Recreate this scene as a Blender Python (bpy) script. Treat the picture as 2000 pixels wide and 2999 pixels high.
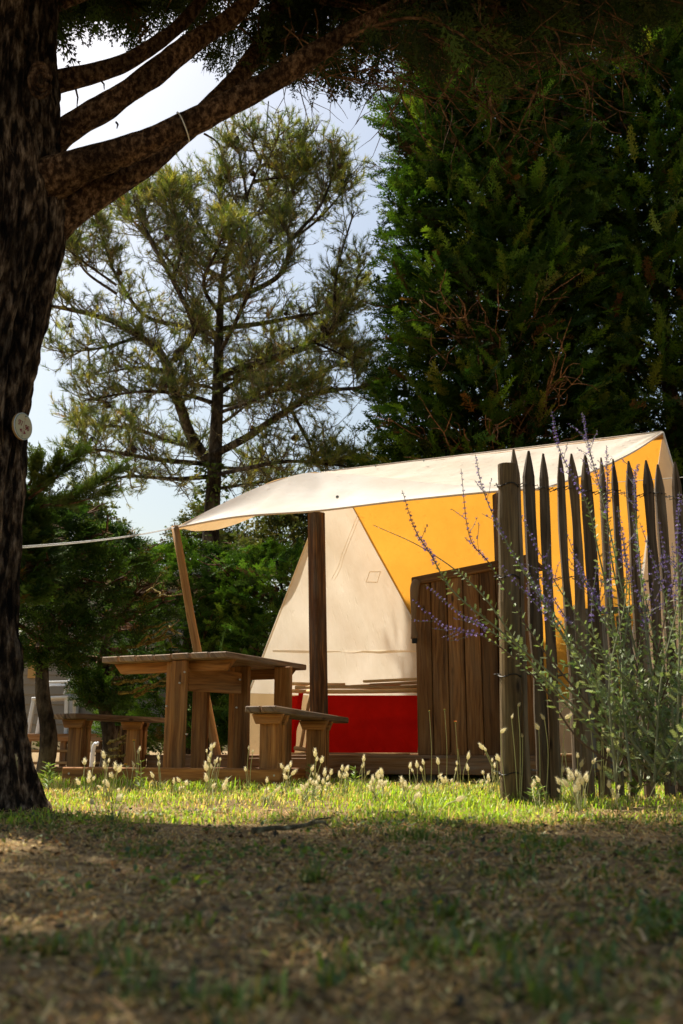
import bpy, math, random
import numpy as np
from mathutils import Vector, Matrix, noise as mn

for o in list(bpy.data.objects): bpy.data.objects.remove(o)
R = math.radians
C = bpy.context.scene.collection
sc = bpy.context.scene
rnd = random.Random(7)
rng = np.random.default_rng(7)

# ------------------------------------------------------------------ camera
PITCH = R(13.5); FPX = 2916.0; CAMZ = 0.20
cam = bpy.data.cameras.new('camera'); camo = bpy.data.objects.new('camera', cam); C.objects.link(camo)
cam.sensor_fit = 'VERTICAL'; cam.sensor_height = 36; cam.sensor_width = 24; cam.lens = 35
cam.clip_start = 0.02; cam.clip_end = 2000
cam.dof.use_dof = True; cam.dof.focus_distance = 6.2; cam.dof.aperture_fstop = 5.0
camo.location = (0, 0, CAMZ); camo.rotation_euler = (R(90) + PITCH, 0, 0)
sc.camera = camo
# ------------------------------------------------------------------ world, sun, exposure
SUN_AZ, SUN_EL = R(42), R(54)          # azimuth to the left of straight ahead
SHY = math.cos(SUN_AZ) / math.tan(SUN_EL)     # how far a shadow falls towards us per metre of height
sunv = Vector((-math.sin(SUN_AZ) * math.cos(SUN_EL), math.cos(SUN_AZ) * math.cos(SUN_EL), math.sin(SUN_EL)))
w = bpy.data.worlds.new('World'); sc.world = w; w.use_nodes = True
wn = w.node_tree.nodes; wl = w.node_tree.links
sky = wn.new('ShaderNodeTexSky'); sky.sky_type = 'NISHITA'; sky.sun_disc = False
sky.sun_elevation = SUN_EL; sky.sun_rotation = -SUN_AZ
sky.air_density = 1.6; sky.dust_density = 3.0; sky.ozone_density = 0.5
wl.new(sky.outputs[0], wn['Background'].inputs[0]); wn['Background'].inputs[1].default_value = 0.079
sl = bpy.data.lights.new('sun', 'SUN'); sl.energy = 5.0; sl.angle = R(0.55); sl.color = (1.0, 0.92, 0.79)
so = bpy.data.objects.new('sun', sl); C.objects.link(so)
so.rotation_euler = sunv.to_track_quat('Z', 'Y').to_euler(); so.location = sunv * 30
sc.view_settings.view_transform = 'Standard'; sc.view_settings.look = 'None'
sc.view_settings.gamma = 1; sc.view_settings.exposure = 0.75; sc.view_settings.use_curve_mapping = False
sc.render.engine = 'CYCLES'
sc.cycles.max_bounces = 8; sc.cycles.transparent_max_bounces = 4; sc.cycles.transmission_bounces = 5

# ------------------------------------------------------------------ surveying helpers (photo pixel -> place)
CP, SP = math.cos(PITCH), math.sin(PITCH)
def ray(px, py):
    cx = px - 1000.0; cy = 1499.5 - py
    return Vector((cx, FPX * CP - cy * SP, FPX * SP + cy * CP))
def at(px, py, Y):
    r = ray(px, py); t = Y / r.y
    return Vector((r.x * t, Y, CAMZ + r.z * t))
def atz(px, py, z):
    r = ray(px, py); t = (z - CAMZ) / r.z
    return Vector((r.x * t, r.y * t, z))

# ------------------------------------------------------------------ materials
MATS = {}
def newmat(name):
    m = bpy.data.materials.new(name); m.use_nodes = True
    nt = m.node_tree; nt.nodes.clear()
    MATS[name] = m
    return m, nt.nodes, nt.links
def ramp(n, stops):
    r = n.new('ShaderNodeValToRGB'); e = r.color_ramp.elements
    while len(e) < len(stops): e.new(0.5)
    for i, (p, c) in enumerate(stops):
        e[i].position = p; e[i].color = (c[0], c[1], c[2], 1)
    return r
def tnoise(n, l, vec, scale, detail=4, rough=0.6, mapping=None):
    t = n.new('ShaderNodeTexNoise'); t.inputs['Scale'].default_value = scale
    t.inputs['Detail'].default_value = detail; t.inputs['Roughness'].default_value = rough
    if mapping:
        mp = n.new('ShaderNodeMapping'); mp.inputs['Scale'].default_value = mapping
        l.new(vec, mp.inputs[0]); l.new(mp.outputs[0], t.inputs['Vector'])
    else: l.new(vec, t.inputs['Vector'])
    return t
def mixc(n, l, fac, a, b, mode='MIX'):
    m = n.new('ShaderNodeMix'); m.data_type = 'RGBA'; m.blend_type = mode
    for sock, v in ((m.inputs['Factor'], fac), (m.inputs['A'], a), (m.inputs['B'], b)):
        if isinstance(v, (int, float)): sock.default_value = v
        elif isinstance(v, (tuple, list)): sock.default_value = (v[0], v[1], v[2], 1)
        else: l.new(v, sock)
    # colour sockets are the third A/B pair
    return m
def mixcol(n, l, fac, a, b, mode='MIX'):
    m = n.new('ShaderNodeMixRGB'); m.blend_type = mode
    for sock, v in ((m.inputs[0], fac), (m.inputs[1], a), (m.inputs[2], b)):
        if isinstance(v, (int, float)): sock.default_value = v
        elif isinstance(v, (tuple, list)): sock.default_value = (v[0], v[1], v[2], 1)
        else: l.new(v, sock)
    return m.outputs[0]
def principled(n, l, col, rough=0.7, spec=0.3, bump=None, bstr=0.3, bdist=0.01):
    p = n.new('ShaderNodeBsdfPrincipled'); o = n.new('ShaderNodeOutputMaterial')
    if isinstance(col, (tuple, list)): p.inputs['Base Color'].default_value = (*col[:3], 1)
    else: l.new(col, p.inputs['Base Color'])
    if isinstance(rough, (int, float)): p.inputs['Roughness'].default_value = rough
    else: l.new(rough, p.inputs['Roughness'])
    p.inputs['Specular IOR Level'].default_value = spec
    if bump is not None:
        b = n.new('ShaderNodeBump'); b.inputs['Strength'].default_value = bstr; b.inputs['Distance'].default_value = bdist
        l.new(bump, b.inputs['Height']); l.new(b.outputs[0], p.inputs['Normal'])
    l.new(p.outputs[0], o.inputs[0])
    return p
def simple(name, col, rough=0.6, spec=0.3, metal=0):
    m, n, l = newmat(name); p = principled(n, l, col, rough, spec); p.inputs['Metallic'].default_value = metal
    return m

def wood_mat(name, dark, mid, light, grey=(0.2, 0.19, 0.17), greyamt=0.25, spec=0.25):
    m, n, l = newmat(name)
    uv = n.new('ShaderNodeUVMap').outputs[0]
    oi = n.new('ShaderNodeObjectInfo')
    off = n.new('ShaderNodeVectorMath'); off.operation = 'ADD'
    cmb = n.new('ShaderNodeCombineXYZ')
    mul = n.new('ShaderNodeMath'); mul.operation = 'MULTIPLY'; mul.inputs[1].default_value = 37.0
    l.new(oi.outputs['Random'], mul.inputs[0]); l.new(mul.outputs[0], cmb.inputs[0]); l.new(mul.outputs[0], cmb.inputs[1])
    l.new(uv, off.inputs[0]); l.new(cmb.outputs[0], off.inputs[1])
    v = off.outputs[0]
    warp = tnoise(n, l, v, 3.0, 2, 0.5, (1, 5, 1))
    wv = n.new('ShaderNodeVectorMath'); wv.operation = 'MULTIPLY_ADD'
    wv.inputs[1].default_value = (0, 0.05, 0); l.new(warp.outputs['Color'], wv.inputs[0]); l.new(v, wv.inputs[2])
    g = tnoise(n, l, wv.outputs[0], 1.0, 6, 0.62, (2.6, 62, 1))
    g2 = tnoise(n, l, wv.outputs[0], 1.0, 3, 0.5, (0.9, 13, 1))
    c = ramp(n, [(0.30, dark), (0.5, mid), (0.70, light)]); l.new(g.outputs[0], c.inputs[0])
    c2 = ramp(n, [(0.35, (0.55, 0.55, 0.55)), (0.65, (1.15, 1.15, 1.15))]); l.new(g2.outputs[0], c2.inputs[0])
    col = mixcol(n, l, 1.0, c.outputs[0], c2.outputs[0], 'MULTIPLY')
    vo = n.new('ShaderNodeTexVoronoi'); vo.feature = 'F1'; vo.inputs['Scale'].default_value = 1.0
    mp = n.new('ShaderNodeMapping'); mp.inputs['Scale'].default_value = (3.2, 9, 1); l.new(v, mp.inputs[0]); l.new(mp.outputs[0], vo.inputs['Vector'])
    kr = ramp(n, [(0.05, (1, 1, 1)), (0.13, (0, 0, 0))]); l.new(vo.outputs['Distance'], kr.inputs[0])
    col = mixcol(n, l, kr.outputs[0], col, (dark[0] * .45, dark[1] * .4, dark[2] * .4))
    gn = tnoise(n, l, v, 2.2, 4, 0.65, (1, 4, 1))
    gr = ramp(n, [(0.45, (0, 0, 0)), (0.75, (greyamt, greyamt, greyamt))]); l.new(gn.outputs[0], gr.inputs[0])
    col = mixcol(n, l, gr.outputs[0], col, grey)
    rv = n.new('ShaderNodeMapRange'); rv.inputs['To Min'].default_value = 0.62; rv.inputs['To Max'].default_value = 1.28
    l.new(oi.outputs['Random'], rv.inputs['Value'])
    hs = n.new('ShaderNodeHueSaturation'); l.new(rv.outputs[0], hs.inputs['Value']); l.new(col, hs.inputs['Color'])
    principled(n, l, hs.outputs[0], 0.72, spec, g.outputs[0], 0.5, 0.004)
    return m
WOOD = wood_mat('treated_timber', (0.16, 0.058, 0.013), (0.40, 0.165, 0.042), (0.56, 0.27, 0.080), (0.38, 0.27, 0.15), 0.35)
WOODTOP = wood_mat('weathered_timber_top', (0.13, 0.07, 0.036), (0.30, 0.18, 0.095), (0.42, 0.29, 0.18), (0.36, 0.33, 0.29), 0.55)
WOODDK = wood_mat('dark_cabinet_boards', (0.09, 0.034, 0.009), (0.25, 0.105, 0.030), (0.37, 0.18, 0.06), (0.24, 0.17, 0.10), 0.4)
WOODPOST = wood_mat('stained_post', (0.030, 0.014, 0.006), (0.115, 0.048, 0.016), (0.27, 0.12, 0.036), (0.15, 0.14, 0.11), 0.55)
POLE = wood_mat('pine_pole', (0.30, 0.14, 0.045), (0.48, 0.26, 0.095), (0.58, 0.35, 0.15), (0.3, 0.25, 0.18), 0.25)
POLE2 = wood_mat('bed_rail_wood', (0.62, 0.36, 0.14), (0.80, 0.52, 0.23), (0.86, 0.62, 0.33), (0.6, 0.5, 0.36), 0.15)
FENCE = wood_mat('chestnut_paling', (0.045, 0.027, 0.013), (0.145, 0.092, 0.048), (0.28, 0.19, 0.105), (0.25, 0.22, 0.17), 0.55)
FPOST = wood_mat('fence_post_wood', (0.055, 0.034, 0.014), (0.165, 0.105, 0.045), (0.27, 0.185, 0.085), (0.19, 0.17, 0.10), 0.45)
GREYW = wood_mat('grey_weathered_boards', (0.10, 0.09, 0.08), (0.21, 0.195, 0.18), (0.31, 0.295, 0.27), (0.3, 0.3, 0.3), 0.5)
DECKW = wood_mat('deck_boards', (0.15, 0.06, 0.018), (0.34, 0.165, 0.06), (0.34, 0.22, 0.13), (0.3, 0.27, 0.23), 0.5)

def bark_mat(name, dark, mid, light, sc_=9.0, zs=0.22, bstr=0.9, bd=0.02, patch=0.0):
    m, n, l = newmat(name)
    tc = n.new('ShaderNodeTexCoord').outputs['Object']
    a = tnoise(n, l, tc, sc_, 5, 0.62, (1, 1, zs))
    b = tnoise(n, l, tc, sc_ * 3.1, 4, 0.6, (1, 1, zs * 0.8))
    c = ramp(n, [(0.43, dark), (0.52, mid), (0.64, light)]); l.new(a.outputs[0], c.inputs[0])
    c2 = ramp(n, [(0.3, (0.45, 0.42, 0.4)), (0.7, (1.25, 1.25, 1.25))]); l.new(b.outputs[0], c2.inputs[0])
    col = mixcol(n, l, 1.0, c.outputs[0], c2.outputs[0], 'MULTIPLY')
    if patch:
        p = tnoise(n, l, tc, 4.5, 3, 0.6, (1, 1, 0.5)); pr = ramp(n, [(0.40, (1 - patch,) * 3), (0.60, (1.1, 1.1, 1.1))]); l.new(p.outputs[0], pr.inputs[0])
        col = mixcol(n, l, 1.0, col, pr.outputs[0], 'MULTIPLY')
    ad = n.new('ShaderNodeMath'); ad.operation = 'ADD'; l.new(a.outputs[0], ad.inputs[0]); l.new(b.outputs[0], ad.inputs[1])
    principled(n, l, col, 0.9, 0.12, ad.outputs[0], bstr, bd)
    return m
BARK = bark_mat('cypress_bark', (0.018, 0.012, 0.008), (0.115, 0.074, 0.046), (0.38, 0.285, 0.20), 36, 0.28, 1.0, 0.03, 0.7)
LIMB = bark_mat('cypress_limb_bark', (0.060, 0.031, 0.016), (0.20, 0.112, 0.060), (0.38, 0.245, 0.145), 48, 0.7, 1.0, 0.03, 0.5)
PINEB = bark_mat('pine_bark', (0.03, 0.022, 0.015), (0.09, 0.068, 0.046), (0.17, 0.14, 0.10), 8, 0.4)
TWIGB = bark_mat('lichen_twig_bark', (0.11, 0.09, 0.05), (0.24, 0.20, 0.11), (0.36, 0.33, 0.20), 20, 1, 0.3)
DEADB = bark_mat('dead_cypress_twig', (0.06, 0.032, 0.016), (0.14, 0.08, 0.042), (0.24, 0.15, 0.09), 20, 1, 0.3)
DEADL = bark_mat('dry_brown_twig', (0.13, 0.065, 0.03), (0.27, 0.15, 0.075), (0.40, 0.26, 0.15), 20, 1, 0.3)
MOSS = bark_mat('mossy_twig', (0.10, 0.075, 0.025), (0.26, 0.20, 0.05), (0.38, 0.31, 0.09), 30, 1, 0.4)

def leaf_mat(name, trans=0.45, rough=0.55, gloss=0.06, tcol=(1.25, 1.3, 0.55)):
    m, n, l = newmat(name)
    a = n.new('ShaderNodeAttribute'); a.attribute_name = 'col'
    d = n.new('ShaderNodeBsdfDiffuse'); t = n.new('ShaderNodeBsdfTranslucent'); g = n.new('ShaderNodeBsdfGlossy')
    g.inputs['Roughness'].default_value = rough; g.inputs['Color'].default_value = (0.9, 0.95, 0.8, 1)
    tc = mixcol(n, l, 1.0, a.outputs['Color'], tcol, 'MULTIPLY')
    l.new(a.outputs['Color'], d.inputs[0]); l.new(tc, t.inputs[0])
    m1 = n.new('ShaderNodeMixShader'); m1.inputs[0].default_value = trans; l.new(d.outputs[0], m1.inputs[1]); l.new(t.outputs[0], m1.inputs[2])
    m2 = n.new('ShaderNodeMixShader'); m2.inputs[0].default_value = gloss; l.new(m1.outputs[0], m2.inputs[1]); l.new(g.outputs[0], m2.inputs[2])
    o = n.new('ShaderNodeOutputMaterial'); l.new(m2.outputs[0], o.inputs[0])
    return m
LEAF = leaf_mat('conifer_foliage', 0.30, 0.5, 0.015)
NEEDLE = leaf_mat('pine_needles', 0.42, 0.4, 0.06)
GRASS = leaf_mat('grass_blades', 0.5, 0.5, 0.05, (1.3, 1.25, 0.6))
SAGE = leaf_mat('sage_leaves', 0.35, 0.5, 0.06, (1.2, 1.3, 0.7))
PETAL = leaf_mat('petals', 0.4, 0.5, 0.03, (1.1, 1.0, 1.1))
STRAW = leaf_mat('dry_straw', 0.25, 0.6, 0.03, (1.1, 1.0, 0.8))

def canvas_mat(name, col, tcol, trans, scale=9, bstr=0.25, stain=0.12):
    m, n, l = newmat(name)
    tc = n.new('ShaderNodeTexCoord').outputs['Object']
    st = tnoise(n, l, tc, 1.6, 5, 0.65)
    sr = ramp(n, [(0.35, (1 - stain, 1 - stain * 1.15, 1 - stain * 1.5)), (0.62, (1, 1, 1))]); l.new(st.outputs[0], sr.inputs[0])
    c = mixcol(n, l, 1.0, sr.outputs[0], col, 'MULTIPLY'); c2 = mixcol(n, l, 1.0, sr.outputs[0], tcol, 'MULTIPLY')
    wr = tnoise(n, l, tc, scale, 4, 0.55, (1, 1, 0.45)); fine = tnoise(n, l, tc, 420, 2, 0.5)
    ad = n.new('ShaderNodeMath'); ad.operation = 'MULTIPLY_ADD'; ad.inputs[1].default_value = 0.05
    l.new(fine.outputs[0], ad.inputs[0])
    rot = n.new('ShaderNodeMapping'); rot.inputs['Rotation'].default_value = (0.15, 0.5, 0.2); l.new(tc, rot.inputs[0])
    cr = tnoise(n, l, rot.outputs[0], 1.0, 3, 0.5, (17, 17, 2.2)); crr = ramp(n, [(0.60, (0, 0, 0)), (0.72, (0.35, 0.35, 0.35))]); l.new(cr.outputs[0], crr.inputs[0])
    a2 = n.new('ShaderNodeMath'); a2.operation = 'ADD'; l.new(wr.outputs[0], a2.inputs[0]); l.new(crr.outputs[0], a2.inputs[1]); l.new(a2.outputs[0], ad.inputs[2])
    b = n.new('ShaderNodeBump'); b.inputs['Strength'].default_value = bstr; b.inputs['Distance'].default_value = 0.03
    l.new(ad.outputs[0], b.inputs['Height'])
    d = n.new('ShaderNodeBsdfDiffuse'); t = n.new('ShaderNodeBsdfTranslucent')
    l.new(c, d.inputs[0]); l.new(c2, t.inputs[0]); l.new(b.outputs[0], d.inputs['Normal']); l.new(b.outputs[0], t.inputs['Normal'])
    mx = n.new('ShaderNodeMixShader'); mx.inputs[0].default_value = trans
    l.new(d.outputs[0], mx.inputs[1]); l.new(t.outputs[0], mx.inputs[2])
    o = n.new('ShaderNodeOutputMaterial'); l.new(mx.outputs[0], o.inputs[0])
    return m
CANVAS = canvas_mat('cream_canvas_awning', (0.88, 0.86, 0.81), (0.85, 0.55, 0.25), 0.26, 5, 0.18)
CANVASR = canvas_mat('darker_cream_roof_canvas', (0.75, 0.70, 0.61), (0.75, 0.5, 0.25), 0.24, 6, 0.45)  # cream a little darker than the awning front
CANVASW = canvas_mat('cream_canvas_wall', (0.91, 0.87, 0.78), (0.97, 0.91, 0.77), 0.42, 5, 0.3)
CANVASGLOW = canvas_mat('sunglow_tinted_roof_canvas', (0.72, 0.43, 0.11), (0.85, 0.385, 0.042), 0.52, 5, 0.3, 0.10)  # orange glow of sun through the cloth, put into the canvas colour
SKIRT = canvas_mat('beige_skirt', (0.66, 0.54, 0.37), (0.7, 0.52, 0.28), 0.3, 7, 0.3)
REDC = canvas_mat('red_canvas', (0.82, 0.016, 0.012), (0.85, 0.025, 0.012), 0.25, 5, 0.4, 0.3)
ROPE = simple('white_rope', (0.75, 0.74, 0.70), 0.8)
WIRE = simple('dark_wire', (0.03, 0.028, 0.025), 0.5, 0.4, 0.6)
STEEL = simple('zinc_plate', (0.55, 0.53, 0.48), 0.45, 0.5, 0.7)
WHITEP = simple('white_plastic', (0.72, 0.74, 0.76), 0.4, 0.4)
COVER = simple('brown_tarpaulin', (0.24, 0.14, 0.07), 0.65)
SIGNW = simple('sign_cream', (0.50, 0.46, 0.30), 0.45); SIGNG = simple('sign_green', (0.02, 0.14, 0.12), 0.5)
SIGNR = simple('sign_dark_red', (0.22, 0.012, 0.025), 0.5); SIGNE = simple('sign_edge', (0.42, 0.27, 0.10), 0.5)
SCREW = simple('screw', (0.08, 0.08, 0.07), 0.4, 0.5, 0.8); SIGNO = simple('sign_orange', (0.55, 0.20, 0.10), 0.5)
CLAD = simple('beige_cladding', (0.27, 0.24, 0.19), 0.6); CLADW = simple('white_trim', (0.5, 0.5, 0.48), 0.5)
OCHREP = simple('ochre_panel', (0.50, 0.30, 0.10), 0.6)
CONEM = bark_mat('pine_cone', (0.03, 0.02, 0.015), (0.09, 0.062, 0.045), (0.18, 0.14, 0.11), 40, 1, 0.5)

def fluff_mat():
    m, n, l = newmat('hare_tail_fluff')
    d = n.new('ShaderNodeBsdfDiffuse'); d.inputs[0].default_value = (0.74, 0.66, 0.44, 1)
    t = n.new('ShaderNodeBsdfTranslucent'); t.inputs[0].default_value = (0.98, 0.92, 0.66, 1)
    mx = n.new('ShaderNodeMixShader'); mx.inputs[0].default_value = 0.6
    l.new(d.outputs[0], mx.inputs[1]); l.new(t.outputs[0], mx.inputs[2])
    o = n.new('ShaderNodeOutputMaterial'); l.new(mx.outputs[0], o.inputs[0]); return m
FLUFF = fluff_mat()
def stem_mat():
    m, n, l = newmat('grass_stem'); principled(n, l, (0.48, 0.46, 0.20), 0.6); return m
STEM = stem_mat()
def ground_mat():
    m, n, l = newmat('dry_lawn_soil')
    tc = n.new('ShaderNodeTexCoord').outputs['Object']
    a = tnoise(n, l, tc, 1.6, 5, 0.6); b = tnoise(n, l, tc, 26, 6, 0.7); f = tnoise(n, l, tc, 160, 4, 0.7)
    c = ramp(n, [(0.32, (0.09, 0.055, 0.026)), (0.5, (0.36, 0.245, 0.125)), (0.66, (0.58, 0.43, 0.25))]); l.new(b.outputs[0], c.inputs[0])
    g = ramp(n, [(0.45, (0, 0, 0)), (0.7, (0.55, 0.55, 0.55))]); l.new(a.outputs[0], g.inputs[0])
    col = mixcol(n, l, g.outputs[0], c.outputs[0], (0.10, 0.095, 0.03))
    fr = ramp(n, [(0.35, (0.55, 0.52, 0.5)), (0.65, (1.3, 1.3, 1.25))]); l.new(f.outputs[0], fr.inputs[0])
    col = mixcol(n, l, 1.0, col, fr.outputs[0], 'MULTIPLY')
    ad = n.new('ShaderNodeMath'); ad.operation = 'ADD'; l.new(b.outputs[0], ad.inputs[0]); l.new(f.outputs[0], ad.inputs[1])
    principled(n, l, col, 0.95, 0.1, ad.outputs[0], 0.8, 0.015)
    return m
GROUND = ground_mat()

# ------------------------------------------------------------------ mesh helpers
class MB:
    def __init__(s): s.v = []; s.f = []; s.uv = []
    def add(s, vs, fs, uvs=None):
        b = len(s.v); s.v += [tuple(v) for v in vs]
        for i, f in enumerate(fs):
            s.f.append(tuple(b + k for k in f))
            s.uv.append(uvs[i] if uvs else [(0, 0)] * len(f))
    def board(s, c, ax, ay, az, lx, ly, lz, ch=0.004, shear=None):
        """chamfered board; ax is the grain direction; dims are full lengths"""
        c = Vector(c); A = [Vector(ax).normalized(), Vector(ay).normalized(), Vector(az).normalized()]
        h = [lx / 2, ly / 2, lz / 2]; ch = min(ch, min(h) * 0.45)
        ou, ov = rnd.uniform(0, 50), rnd.uniform(0, 50)
        vs = []; key = {}; loc = []
        for sx in (-1, 1):
            for sy in (-1, 1):
                for sz in (-1, 1):
                    for a in range(3):
                        S = (sx, sy, sz)
                        q = [S[k] * (h[k] if k == a else h[k] - ch) for k in range(3)]
                        if shear: q[0] += shear(q)
                        key[(sx, sy, sz, a)] = len(vs); loc.append(q)
                        vs.append(c + A[0] * q[0] + A[1] * q[1] + A[2] * q[2])
        fs = []
        for a in range(3):
            b, d = [(1, 2), (0, 2), (0, 1)][a]
            for sg in (-1, 1):
                f = []
                for (p, q) in ((-1, -1), (1, -1), (1, 1), (-1, 1)):
                    S = [0, 0, 0]; S[a] = sg; S[b] = p; S[d] = q; f.append(key[(*S, a)])
                fs.append(f)
        for a, b, d in ((0, 1, 2), (0, 2, 1), (1, 2, 0)):
            for sa in (-1, 1):
                for sb in (-1, 1):
                    S1 = [0, 0, 0]; S1[a] = sa; S1[b] = sb; S1[d] = -1; S2 = list(S1); S2[d] = 1
                    fs.append([key[(*S1, a)], key[(*S2, a)], key[(*S2, b)], key[(*S1, b)]])
        for sx in (-1, 1):
            for sy in (-1, 1):
                for sz in (-1, 1): fs.append([key[(sx, sy, sz, a)] for a in range(3)])
        out = []; uvs = []
        for f in fs:
            p = [vs[i] for i in f]; nrm = (p[1] - p[0]).cross(p[2] - p[0]); m = sum(p, Vector()) / len(p)
            if nrm.dot(m - c) < 0: f = f[::-1]
            out.append(f); uvs.append([(loc[i][0] + ou, loc[i][1] + loc[i][2] * 0.9 + ov) for i in f])
        s.add(vs, out, uvs); return s
    def tube(s, pts, rad, sides=6, cap=True, squash=None, rough=0.0, twist=0.0):
        pts = [Vector(p) for p in pts]; n = len(pts)
        if isinstance(rad, (int, float)): rad = [rad] * n
        ref = Vector((0, 0, 1)) if abs((pts[-1] - pts[0]).normalized().z) < 0.9 else Vector((1, 0, 0))
        vs = []; us = []; L = 0; ou, ov = rnd.uniform(0, 50), rnd.uniform(0, 50)
        for i in range(n):
            t = (pts[min(i + 1, n - 1)] - pts[max(i - 1, 0)]).normalized()
            a = t.cross(ref).normalized(); b = t.cross(a).normalized(); ref = -b if False else ref
            if i: L += (pts[i] - pts[i - 1]).length
            for k in range(sides):
                an = 2 * math.pi * k / sides + twist * i
                r = rad[i] * (1 + (rnd.uniform(-rough, rough) if rough else 0))
                d = a * math.cos(an) + b * math.sin(an)
                vs.append(pts[i] + d * r); us.append((L + ou, k / sides * 2 * math.pi * rad[0] + ov))
        fs = []; uv = []
        for i in range(n - 1):
            for k in range(sides):
                k2 = (k + 1) % sides
                f = [i * sides + k, i * sides + k2, (i + 1) * sides + k2, (i + 1) * sides + k]
                fs.append(f[::-1]); uv.append([us[j] for j in f[::-1]])
        if cap:
            f = [k for k in range(sides)]; fs.append(f); uv.append([(us[j][0] + (j % 3) * .01, us[j][1]) for j in f])
            f = [(n - 1) * sides + k for k in range(sides)][::-1]; fs.append(f); uv.append([us[j] for j in f])
        s.add(vs, fs, uv); return s
    def build(s, name, mat, root=None, smooth=False, loc=(0, 0, 0)):
        me = bpy.data.meshes.new(name)
        off = Vector(root['_o']) if root is not None else Vector(loc)
        me.from_pydata([Vector(v) - off for v in s.v], [], s.f)
        uvl = me.uv_layers.new(name='UVMap')
        flat = [c for f in s.uv for p in f for c in p]
        uvl.data.foreach_set('uv', flat)
        me.materials.append(mat)
        if smooth: me.polygons.foreach_set('use_smooth', [True] * len(me.polygons))
        return link(name, me, root, loc)
def link(name, me, root=None, loc=(0, 0, 0)):
    o = bpy.data.objects.new(name, me); C.objects.link(o)
    if root is not None: o.parent = root; o['_o'] = root['_o']
    else: o.location = loc; o['_o'] = tuple(loc)
    return o
def tag(o, label=None, cat=None, group=None, kind=None):
    if label: o['label'] = label
    if cat: o['category'] = cat
    if group: o['group'] = group
    if kind: o['kind'] = kind
    return o
def thing(name, label, cat, loc=(0, 0, 0), group=None):
    o = bpy.data.objects.new(name, None); C.objects.link(o); o.location = loc; o['_o'] = tuple(loc)
    o.empty_display_size = 0.1
    return tag(o, label, cat, group)
def tris(name, V, col, mat, root=None, loc=(0, 0, 0), per=3):
    """V (n*per,3) unshared polygons with a colour attribute"""
    V = np.asarray(V, np.float32).reshape(-1, 3).copy()
    off = np.array(root['_o'] if root is not None else loc, np.float32); V -= off
    nv = len(V); npol = nv // per
    me = bpy.data.meshes.new(name)
    me.vertices.add(nv); me.vertices.foreach_set('co', V.ravel())
    me.loops.add(nv); me.loops.foreach_set('vertex_index', np.arange(nv, dtype=np.int32))
    me.polygons.add(npol); me.polygons.foreach_set('loop_start', np.arange(0, nv, per, dtype=np.int32))
    try: me.polygons.foreach_set('loop_total', np.full(npol, per, np.int32))
    except Exception: pass
    a = me.attributes.new('col', 'FLOAT_COLOR', 'POINT')
    c4 = np.ones((nv, 4), np.float32); c4[:, :3] = col; a.data.foreach_set('color', c4.ravel())
    me.materials.append(mat); me.update(); me.validate()
    return link(name, me, root, loc)
def norm(a): return a / np.maximum(np.linalg.norm(a, axis=-1, keepdims=True), 1e-9)
def scatter(temps, pos, dirs, scale, roll=None, cols=None, upref=(0, 0, 1)):
    """instances of triangle templates along dirs; returns verts, colours"""
    pos = np.asarray(pos, float); dirs = norm(np.asarray(dirs, float)); N = len(pos)
    scale = np.broadcast_to(np.asarray(scale, float), (N,))
    up = np.broadcast_to(np.array(upref, float), (N, 3)) + rng.normal(0, 0.05, (N, 3))
    y = norm(np.cross(up, dirs)); z = np.cross(dirs, y)
    if roll is not None:
        c, s_ = np.cos(roll)[:, None], np.sin(roll)[:, None]; y, z = y * c + z * s_, z * c - y * s_
    which = rng.integers(0, len(temps), N); VV = []; CC = []
    for k, T in enumerate(temps):
        i = np.where(which == k)[0]
        if not len(i): continue
        B = np.stack([dirs[i], y[i], z[i]], 1) * scale[i][:, None, None]
        v = np.einsum('pj,njk->npk', T, B) + pos[i][:, None, :]
        VV.append(v.reshape(-1, 3))
        if cols is not None: CC.append(np.repeat(cols[i], len(T), 0))
    return np.concatenate(VV), (np.concatenate(CC) if cols is not None else None)
def palette(N, cs, ws, jit=0.18):
    cs = np.array(cs, float); k = rng.choice(len(cs), N, p=np.array(ws) / sum(ws))
    c = cs[k] * rng.lognormal(0, jit, (N, 1)) * rng.lognormal(0, 0.06, (N, 3)); return np.clip(c, 0.002, 0.9)

def spray_template(seed, nside=9, nsub=5, wid=0.016, lift=0.10, sl=0.36, ang=(32, 52)):
    """flat feathery cypress spray, length 1 along x"""
    r = random.Random(seed); T = []
    def sliver(p, d, L, wd):
        p = Vector(p); d = Vector(d).normalized(); s = Vector((-d.y, d.x, r.uniform(-.5, .5))).normalized() * wd
        T.extend([p - s, p + s, p + d * L])
    def axis(t): return Vector((t, 0.05 * math.sin(t * 3 + seed), lift * t * (1 - t) * 2 - 0.08 * t * t))
    for i in range(nside):
        t = 0.06 + 0.9 * i / nside
        for sg in (-1, 1):
            L = sl * (1 - 0.72 * t) * r.uniform(0.75, 1.2) * (0.55 + 0.45 * min(1, t * 4))
            an = R(r.uniform(*ang)); d = Vector((math.cos(an), sg * math.sin(an), r.uniform(-.18, .22)))
            p = axis(t + r.uniform(-.02, .02)); sliver(p, d, L, wid * 0.8)
            for j in range(nsub):
                u = (j + 0.6) / nsub; q = p + d * L * u
                for s2 in (-1, 1):
                    if r.random() < 0.12: continue
                    a2 = R(r.uniform(28, 48)) * s2
                    d2 = Vector((d.x * math.cos(a2) - d.y * math.sin(a2), d.x * math.sin(a2) + d.y * math.cos(a2), d.z + r.uniform(-.25, .25)))
                    sliver(q, d2, L * 0.42 * (1.1 - 0.6 * u) * r.uniform(.8, 1.2) + 0.02, wid * r.uniform(.8, 1.2))
    for i in range(5):
        a = axis(i / 5); b = axis((i + 1) / 5 + .03); sliver(a, b - a, (b - a).length, wid * .6)
    return np.array([tuple(v) for v in T])
SPR = [spray_template(k) for k in range(4)]
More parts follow.
